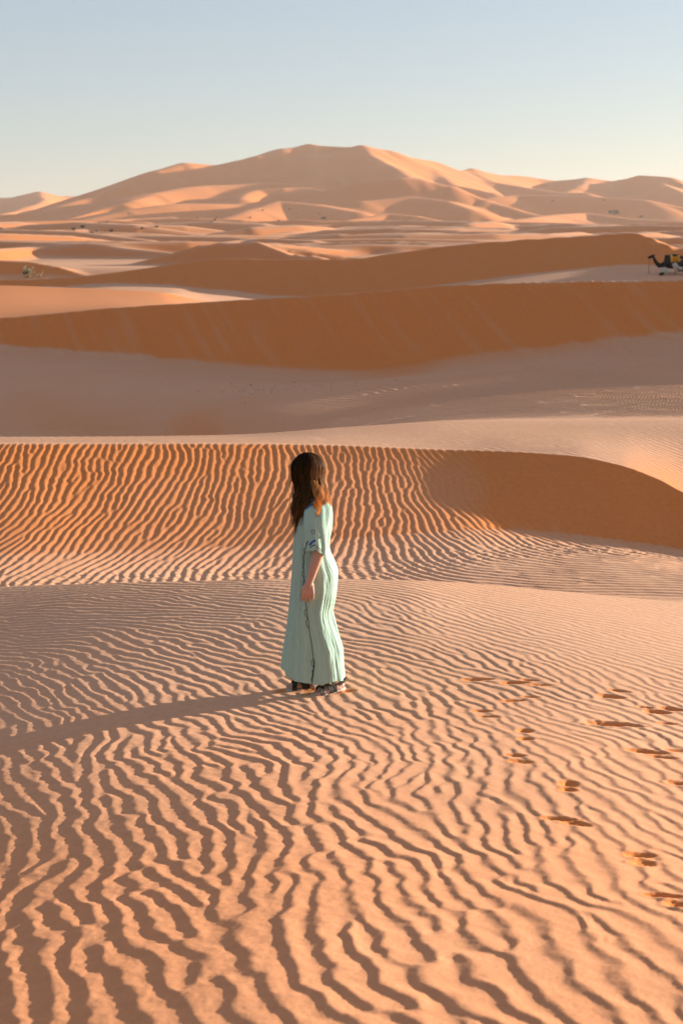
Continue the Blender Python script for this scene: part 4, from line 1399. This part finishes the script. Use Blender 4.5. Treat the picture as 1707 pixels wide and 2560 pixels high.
def CW(zx, zy, dy=0.0):
    """point from the enlarged detail of the photograph (its pixels are .0938 of a picture pixel)"""
    px, py = 1560 + zx * .09375, 600 + zy * .09375
    return at(px, py, cg.y + dy)


bm = bmesh.new()
K = MPP * .09375
# trunk, hump, haunch; the animal lies along x with its head to the left
gz = far_z(CW(1300, 800).x, cg.y)
trunk = [CW(1060, 655), CW(1220, 640), CW(1400, 640), CW(1560, 660), CW(1690, 690)]
capsule_chain(bm, trunk, [85 * K, 120 * K, 130 * K, 125 * K, 95 * K], 16)
capsule_chain(bm, [CW(1130, 560), CW(1240, 470), CW(1330, 430), CW(1400, 460), CW(1500, 560)], [60 * K, 70 * K, 62 * K, 70 * K, 80 * K], 14)
for dy in (-.16, .16):
    capsule_chain(bm, [CW(1090, 700, dy), CW(1040, 770, dy), CW(960, 800, dy * 1.2)], [62 * K, 46 * K, 34 * K])          # folded foreleg
    capsule_chain(bm, [CW(960, 800, dy * 1.2), CW(1120, 812, dy * 1.3), CW(1170, 815, dy * 1.3)], [33 * K, 26 * K, 28 * K])
    capsule_chain(bm, [CW(1600, 680, dy), CW(1560, 770, dy * 1.4), CW(1450, 805, dy * 1.5)], [85 * K, 62 * K, 40 * K])      # folded hind leg
    capsule_chain(bm, [CW(1450, 805, dy * 1.5), CW(1640, 815, dy * 1.5), CW(1700, 815, dy * 1.5)], [38 * K, 28 * K, 30 * K])
# neck and head
capsule_chain(bm, [CW(1060, 665), CW(960, 690), CW(890, 660), CW(830, 580), CW(790, 500), CW(765, 440)], [78 * K, 68 * K, 56 * K, 46 * K, 40 * K, 38 * K], 14)
capsule_chain(bm, [CW(770, 425), CW(715, 440), CW(665, 458), CW(640, 468)], [42 * K, 38 * K, 30 * K, 26 * K], 12)
capsule_chain(bm, [CW(650, 482), CW(690, 478)], [16 * K, 24 * K])
for dy in (-.05, .05):
    capsule_chain(bm, [CW(795, 405, dy), CW(818, 380, dy * 1.4)], [14 * K, 8 * K])
capsule_chain(bm, [CW(1770, 660), CW(1800, 720), CW(1805, 780)], [20 * K, 12 * K, 14 * K])
cbody = fuse('body', bm, .03, FUR, camel, 3, cg)


def draped(name, zx0, zx1, zy_top, zy_bot, half, mat, parent, lift=0.0, n=14):
    """cloth slung over the back: an arch from one flank to the other"""
    V, F = [], []
    m = 18
    for i in range(n):
        zx = zx0 + (zx1 - zx0) * i / (n - 1)
        for k in range(m):
            t = math.pi * (k / (m - 1))
            top = CW(zx, zy_top); bot = CW(zx, zy_bot)
            s_ = math.sin(t) ** .75
            z = bot.z + (top.z - bot.z) * s_
            y = cg.y - half * math.cos(t) * (1 + .03 * math.sin(zx * .06 + k)) * (1.0 if abs(math.cos(t)) < .97 else 1.02)
            V.append((top.x, y - lift * math.cos(t), z + lift * s_ + .008 * math.sin(zx * .05 + k * 1.3)))
    for i in range(n - 1):
        for k in range(m - 1):
            F.append((i * m + k, (i + 1) * m + k, (i + 1) * m + k + 1, i * m + k + 1))
    o = mesh_np(name, V, F, mat, parent, cg)
    sd = o.modifiers.new('thick', 'SOLIDIFY'); sd.thickness = .03; sd.offset = 1
    return o


saddle = draped('saddle_padding', 1095, 1470, 400, 640, .36, PADDING, camel)
draped('saddle_blanket', 1205, 1440, 432, 595, .40, BLANKET, camel, .03)
for z0, z1 in ((1200, 1250), (1400, 1455)):
    draped('blanket_border', z0, z1, 424, 600, .405, BLANKET2, camel, .05, 6)
V, F = [], []
rp = [CW(655, 490), CW(652, 600), CW(650, 700), CW(650, 800), CW(645, 828)]
rp[-1].z = far_z(rp[-1].x, cg.y) + .01
tube(V, F, rp, [.018] * 5, 6)
tube(V, F, [rp[-1] + Vector((-.13, 0, .01)), rp[-1] + Vector((.10, .03, .01)), rp[-1] + Vector((.05, -.05, .01))], .02, 6)
mesh_np('lead_rope', [list(v) for v in V], F, ROPE, camel, cg)

# the man sitting on the near side of the camel, knees drawn up
pg = far_hit(1692, 687, 82)
man = empty('person', pg)
tag(man, 'person in dark clothes and black turban sitting against the camel', 'person')
dyp = pg.y - cg.y - .15
HB = CW(1520, 760, dyp)
bm = bmesh.new()
capsule_chain(bm, [CW(1510, 745, dyp), CW(1520, 680, dyp), CW(1530, 610, dyp), CW(1528, 560, dyp)], [62 * K, 58 * K, 56 * K, 26 * K], 14)
blob(bm, CW(1520, 500, dyp), (36 * K, 34 * K, 48 * K))
capsule_chain(bm, [CW(1486, 505, dyp), CW(1480, 516, dyp)], [9 * K, 8 * K])
for sgn, kx, ky, fx, fy in ((-1, 1310, 655, 1385, 845), (1, 1350, 640, 1430, 820)):
    dd = dyp + sgn * .13
    capsule_chain(bm, [CW(1500, 760, dd), CW(kx, ky, dd), CW((kx + fx) / 2, (ky + fy) / 2, dd), CW(fx, fy, dd)], [44 * K, 32 * K, 29 * K, 20 * K])
    capsule_chain(bm, [CW(fx, fy, dd), CW(fx - 50, fy + 18, dd), CW(fx - 80, fy + 24, dd)], [20 * K, 18 * K, 13 * K])
    capsule_chain(bm, [CW(1530, 610, dyp + sgn * .16), CW(1480, 690, dyp + sgn * .2), CW(1400, 660, dyp + sgn * .15), CW(1372, 652, dyp + sgn * .12)], [28 * K, 23 * K, 17 * K, 19 * K])
    for q in range(4):
        c0 = CW(1372, 652, dyp + sgn * .12) + Vector((0, (q - 1.5) * .022, 0))
        capsule_chain(bm, [c0, c0 + Vector((-.05, 0, -.015)), c0 + Vector((-.07, 0, -.05))], [.012, .011, .009], 8)
    c0 = CW(1376, 648, dyp + sgn * .12)
    capsule_chain(bm, [c0, c0 + Vector((-.03, -.04 * sgn, .02)), c0 + Vector((-.06, -.05 * sgn, .01))], [.014, .012, .010], 8)
fuse('body', bm, .014, SKIN2, man, 3, pg)
bm = bmesh.new()
capsule_chain(bm, [CW(1512, 760, dyp), CW(1520, 690, dyp), CW(1532, 610, dyp), CW(1530, 578, dyp)], [72 * K, 68 * K, 64 * K, 34 * K], 14)
for sgn in (-1, 1):
    capsule_chain(bm, [CW(1530, 612, dyp + sgn * .15), CW(1482, 690, dyp + sgn * .2), CW(1425, 668, dyp + sgn * .16)], [36 * K, 30 * K, 26 * K])
jk = fuse('jacket', bm, .02, CLOTH_DARK, man, 3, pg)
for sgn, kx, ky, fx, fy in ((-1, 1310, 655, 1385, 845), (1, 1350, 640, 1430, 820)):
    dd = dyp + sgn * .13
    bm = bmesh.new()
    capsule_chain(bm, [CW(1500, 762, dd), CW(kx, ky, dd), CW((kx + fx) / 2, (ky + fy) / 2, dd), CW(fx - 4, fy - 14, dd)], [54 * K, 42 * K, 38 * K, 32 * K])
    fuse('trouser_leg', bm, .02, CLOTH_PALE, man, 3, pg)
bm = bmesh.new()
blob(bm, CW(1522, 460, dyp), (54 * K, 54 * K, 36 * K))
capsule_chain(bm, [CW(1478, 468, dyp), CW(1520, 452, dyp), CW(1566, 470, dyp), CW(1562, 530, dyp)], [22 * K, 30 * K, 26 * K, 24 * K])
fuse('turban', bm, .018, TURBAN, man, 3, pg)

# pale canvas bundle before the camel's chest
bg = far_hit(1660, 689, 82)
bm = bmesh.new()
dyb = bg.y - cg.y
prof = [(930, 860), (925, 745), (1060, 728), (1085, 722), (1180, 790), (1300, 858), (1290, 880)]
vs0 = [bm.verts.new(CW(a, b, dyb - .16)) for a, b in prof]; vs1 = [bm.verts.new(CW(a, b, dyb + .16)) for a, b in prof]
bm.faces.new(vs0); bm.faces.new(vs1[::-1])
for i in range(len(prof)):
    j = (i + 1) % len(prof)
    bm.faces.new((vs0[i], vs1[i], vs1[j], vs0[j]))
bmesh.ops.recalc_face_normals(bm, faces=bm.faces)
bmesh.ops.subdivide_edges(bm, edges=bm.edges, cuts=3, use_grid_fill=True)
for v in bm.verts:
    n_ = noise(np.array([v.co.x * 5.0]), np.array([v.co.z * 5.0 + v.co.y * 3]), 77)[0]
    v.co += Vector((n_ * .02, n_ * .03, n_ * .02))
bundle = empty('bundle', bg)
tag(bundle, 'pale canvas bundle lying on the sand in front of the camel', 'bundle')
fuse('sack', bm, .02, CLOTH_PALE, bundle, 6, bg)
bm = bmesh.new()
capsule_chain(bm, [CW(905, 985, dyb - .1), CW(960, 930, dyb), CW(1010, 890, dyb), CW(1040, 860, dyb)], [14 * K, 44 * K, 42 * K, 26 * K])
fuse('dark_wrap', bm, .018, CLOTH_DARK, bundle, 4, bg)

# ------------------------------------------------------------------ plants
LEAF = simple_mat('grey_green_leaf', (.085, .105, .055), .6, .3, 3, .35)
LEAF_SUNLIT = simple_mat('sunlit_waxy_leaf', (.30, .29, .17), .5, .4, 3, .25)
STEM = simple_mat('straw_stem', (.34, .24, .11), .8, .2)
SHRUB = simple_mat('dark_shrub_leaf', (.040, .052, .030), .8, .2, .6, .4)
BARK = simple_mat('shrub_bark', (.10, .075, .05), .9, .1)

lg = far_hit(72, 694.5, 100)
plant = empty('desert_plant', lg)
tag(plant, 'green leafy desert bush on the dune crest at far left', 'bush')
pr = random.Random(4)
mp = lg.y / FPX
SV, SF, LV, LF, PV, PF = [], [], [], [], [], []
for k in range(26):
    ang = pr.uniform(0, 6.28)
    lean = pr.uniform(.1, .75)
    hgt = (29 if lean < .45 else 20) * mp * pr.uniform(.65, 1.0)
    sp = 20 * mp * lean
    p0 = Vector((pr.uniform(-8, 8) * mp, pr.uniform(-.2, .2), -.05))
    pts = [lg + p0 + Vector((math.cos(ang) * sp * q ** 1.3, math.sin(ang) * sp * q ** 1.3, hgt * q)) for q in (0, .3, .6, 1)]
    tube(SV, SF, pts, [.022, .018, .014, .008], 5)
    for q in range(15):
        u = pr.uniform(.3, 1.02)
        c = pts[1].lerp(pts[3], u)
        d = Vector((pr.uniform(-1, 1), pr.uniform(-1, 1), pr.uniform(-.1, 1))).normalized()
        s_ = d.orthogonal().normalized() * .045
        L_ = pr.uniform(.09, .16)
        up = u > .82 or pr.random() < .12  # tip leaves painted paler as if catching the sun
        A, B = (PV, PF) if up else (LV, LF)
        b = len(A)
        A.extend([c, c + d * L_ * .5 + s_, c + d * L_, c + d * L_ * .5 - s_, c + d * L_ * .5 + d.cross(s_).normalized() * .015])
        B.extend([(b, b + 1, b + 4), (b + 1, b + 2, b + 4), (b + 2, b + 3, b + 4), (b + 3, b, b + 4)])
for zx in (34, 41, 29, 37):       # dry stalks on the right
    p0 = lg + Vector((zx * mp * .75, pr.uniform(-.1, .1), -.05))
    p0.z = far_z(p0.x, p0.y) - .03
    tube(SV, SF, [p0, p0 + Vector((2 * mp, 0, 7 * mp)), p0 + Vector(((zx - 34) * .3 * mp + 3 * mp, 0, (18 if zx == 41 else 11) * mp))], [.03, .026, .015], 5)
mesh_np('stem', [list(v) for v in SV], SF, STEM, plant, lg)
a = mesh_np('leaf', [list(v) for v in LV], LF, LEAF, plant, lg, False); a['kind'] = 'stuff'
a = mesh_np('sunlit_leaf', [list(v) for v in PV], PF, LEAF_SUNLIT, plant, lg, False); a['kind'] = 'stuff'


def shrub_meshes(seed):
    r = random.Random(seed)
    LV, LF, SV, SF = [], [], [], []
    cl = [(r.uniform(-.75, .75), r.uniform(-.5, .5), r.uniform(.25, .62), r.uniform(.25, .42)) for _ in range(9)]
    for (cx_, cy_, cz_, rr) in cl:
        tube(SV, SF, [Vector((cx_ * .2, cy_ * .2, -.35)), Vector((cx_ * .6, cy_ * .6, cz_ * .5)), Vector((cx_, cy_, cz_))], [.05, .035, .015], 5)
        for q in range(85):
            d = Vector((r.gauss(0, 1), r.gauss(0, 1), r.gauss(0, .8))).normalized() * rr * r.uniform(.5, 1.1)
            c = Vector((cx_, cy_, cz_)) + d
            if c.z < -.05: c.z = -.05
            t = Vector((r.gauss(0, 1), r.gauss(0, 1), r.gauss(0, 1))).normalized()
            s_ = t.orthogonal().normalized() * .05
            b = len(LV)
            LV.extend([c - t * .09, c + s_, c + t * .09, c - s_])
            LF.append((b, b + 1, b + 2, b + 3))
    ml = bpy.data.meshes.new('crown'); ml.from_pydata([list(v) for v in LV], [], LF); ml.materials.append(SHRUB)
    ms = bpy.data.meshes.new('trunk'); ms.from_pydata([list(v) for v in SV], [], SF); ms.materials.append(BARK)
    return ml, ms


SH = [shrub_meshes(s_) for s_ in (1, 2, 3)]
spots = [  # px, py of its foot, width px, label
    (5, 576, 12, 'dark shrub at the left frame edge, highest of the cluster there'), (12, 588, 11, 'dark shrub at the left frame edge, lowest of the cluster there'), (30, 585, 8, 'small dark shrub between two larger ones near the left edge'),
    (42, 590, 9, 'dark shrub just below the widest one near the left edge'), (49, 583, 17, 'widest dark shrub of the cluster near the left edge'),
    (185, 576, 15, 'dark shrub at the tip of a sunlit slope, left of a pair'), (207, 573, 14, 'dark shrub at the tip of a sunlit slope, right of a pair'), (230, 590, 9, 'dark shrub low on the sunlit slope at left'), (243, 584, 7, 'small dark shrub on the sunlit slope at left'),
    (281, 582, 15, 'big dark shrub above the sunlit slope at left'), (248, 562, 6, 'small dark shrub high on the left dune foot, left of two'), (269, 558, 6, 'small dark shrub high on the left dune foot, right of two'), (321, 538, 5, 'lone tiny shrub high on the left flank of the great dune'),
    (355, 574, 12, 'dark shrub on the bare left dune foot, alone'), (392, 573, 10, 'long low shrub left of the sunlit patches'), (476, 569, 5, 'tiny shrub on the first sunlit patch of the dune foot'), (494, 548, 6, 'dark shrub left of a group of three on the dune foot'),
    (529, 558, 6, 'lower left shrub of the group of three on the dune foot'), (537, 555, 10, 'largest shrub of the group of three on the dune foot'), (541, 546, 5, 'upper shrub of the group of three on the dune foot'),
    (625, 546, 7, 'small dark shrub under the middle of the great dune'), (656, 527, 7, 'small dark shrub higher up under the great dune'), (697, 552, 6, 'small dark shrub beside a thin sunlit streak'), (724, 526, 4, 'tiny shrub high under the great dune, left of two'), (743, 536, 4, 'tiny shrub under the great dune, lower of two'),
    (798, 539, 6, 'small shrub above a larger one under the peak'), (809, 549, 13, 'larger dark shrub under the peak of the great dune'),
    (1380, 506, 7, 'lone small shrub on the smooth right flank of the far dune'), (1533, 535, 24, 'long dark shrub patch at the foot of the right dune'), (1601, 544, 11, 'dark shrub right of the long patch on the right dune'), (1508, 505, 6, 'faint small shrub high on the right dune')]
for k, (px, py, w, lab) in enumerate(spots):
    p = far_hit(px, py, 500)
    root = empty('shrub', p + Vector((0, 0, .1)), k * 1.3)
    tag(root, lab, 'shrub', 'shrubs scattered at the foot of the great dune')
    sc_ = w * p.y / FPX / 2.0
    ml, ms = SH[k % 3]
    for nm, me in (('crown', ml), ('trunk', ms)):
        o = bpy.data.objects.new(nm, me); COL.objects.link(o); o.parent = root
        o.scale = (sc_ * 1.1, sc_ * 1.1, sc_ * .95)

# ------------------------------------------------------------------ dark crumbs scattered in the hollow
pr = random.Random(9)
CR = simple_mat('dark_crumb', (.085, .052, .036), .9, .1)
V, F = [], []
for k in range(150):
    if k < 95:
        px, py = pr.gauss(640, 60), pr.gauss(975, 13)
    elif k < 125:
        px, py = pr.gauss(800, 50), pr.gauss(955, 10)
    else:
        px, py = pr.uniform(480, 1000), pr.uniform(935, 1060)
    a_, b_ = ray(px, py)
    yy = np.linspace(25, 46, 1500)
    tt = a_ * yy / srow(yy)
    i0 = np.clip(np.searchsorted(tM, tt) - 1, 0, len(tM) - 2); r0 = np.clip(np.searchsorted(yM, yy) - 1, 0, len(yM) - 2)
    h = np.where(ZC + b_ * yy < ZM[r0, i0])[0]
    if not len(h): continue
    i = h[0]
    c = Vector((float(a_ * yy[i]), float(yy[i]), float(ZM[r0, i0][i]) + .004))
    r_ = pr.choice([.008, .010, .012, .015, .022])
    b = len(V)
    for q in range(6):
        an = q * math.pi / 3
        V.append(c + Vector((math.cos(an) * r_ * pr.uniform(.8, 1.5), math.sin(an) * r_ * pr.uniform(.8, 1.3), -.006)))
    V.append(c + Vector((0, 0, r_ * .8)))
    for q in range(6): F.append((b + q, b + (q + 1) % 6, b + 6))
crumbs = mesh_np('crumbs', [list(v) for v in V], F, CR, None, None, False)
tag(crumbs, 'scattered dark droppings and crumbs in the shaded hollow', 'crumbs', None, 'stuff')

# ------------------------------------------------------------------ dusty air
hm = bpy.data.materials.new('dusty_air')
hm.use_nodes = True
hn_ = hm.node_tree
hn_.nodes.clear()
ho = hn_.nodes.new('ShaderNodeOutputMaterial')
hv = hn_.nodes.new('ShaderNodeVolumePrincipled')
hv.inputs['Color'].default_value = (1.0, .83, .75, 1)
hv.inputs['Density'].default_value = 0.000082
hv.inputs['Anisotropy'].default_value = 0.25
hn_.links.new(hv.outputs[0], ho.inputs['Volume'])
zmin = min(float(ZN.min()), float(ZM.min()), float(ZF.min())) - 1.0
zmax = float(ZF.max()) + 4.0
xm = float(np.abs(tF).max() * srow(yF)[-1]) + 20
bmh = bmesh.new()
bmesh.ops.create_cube(bmh, size=1.0, matrix=Matrix.Translation((0, (4260 - 60) / 2, (zmin + zmax) / 2)) @ Matrix.Diagonal((2 * xm, 4320, zmax - zmin, 1)))
meh = bpy.data.meshes.new('haze')
bmh.to_mesh(meh); bmh.free()
haze = link_mesh('haze', meh, hm)
tag(haze, 'thin pale dusty haze over the dunes', 'haze', None, 'stuff')
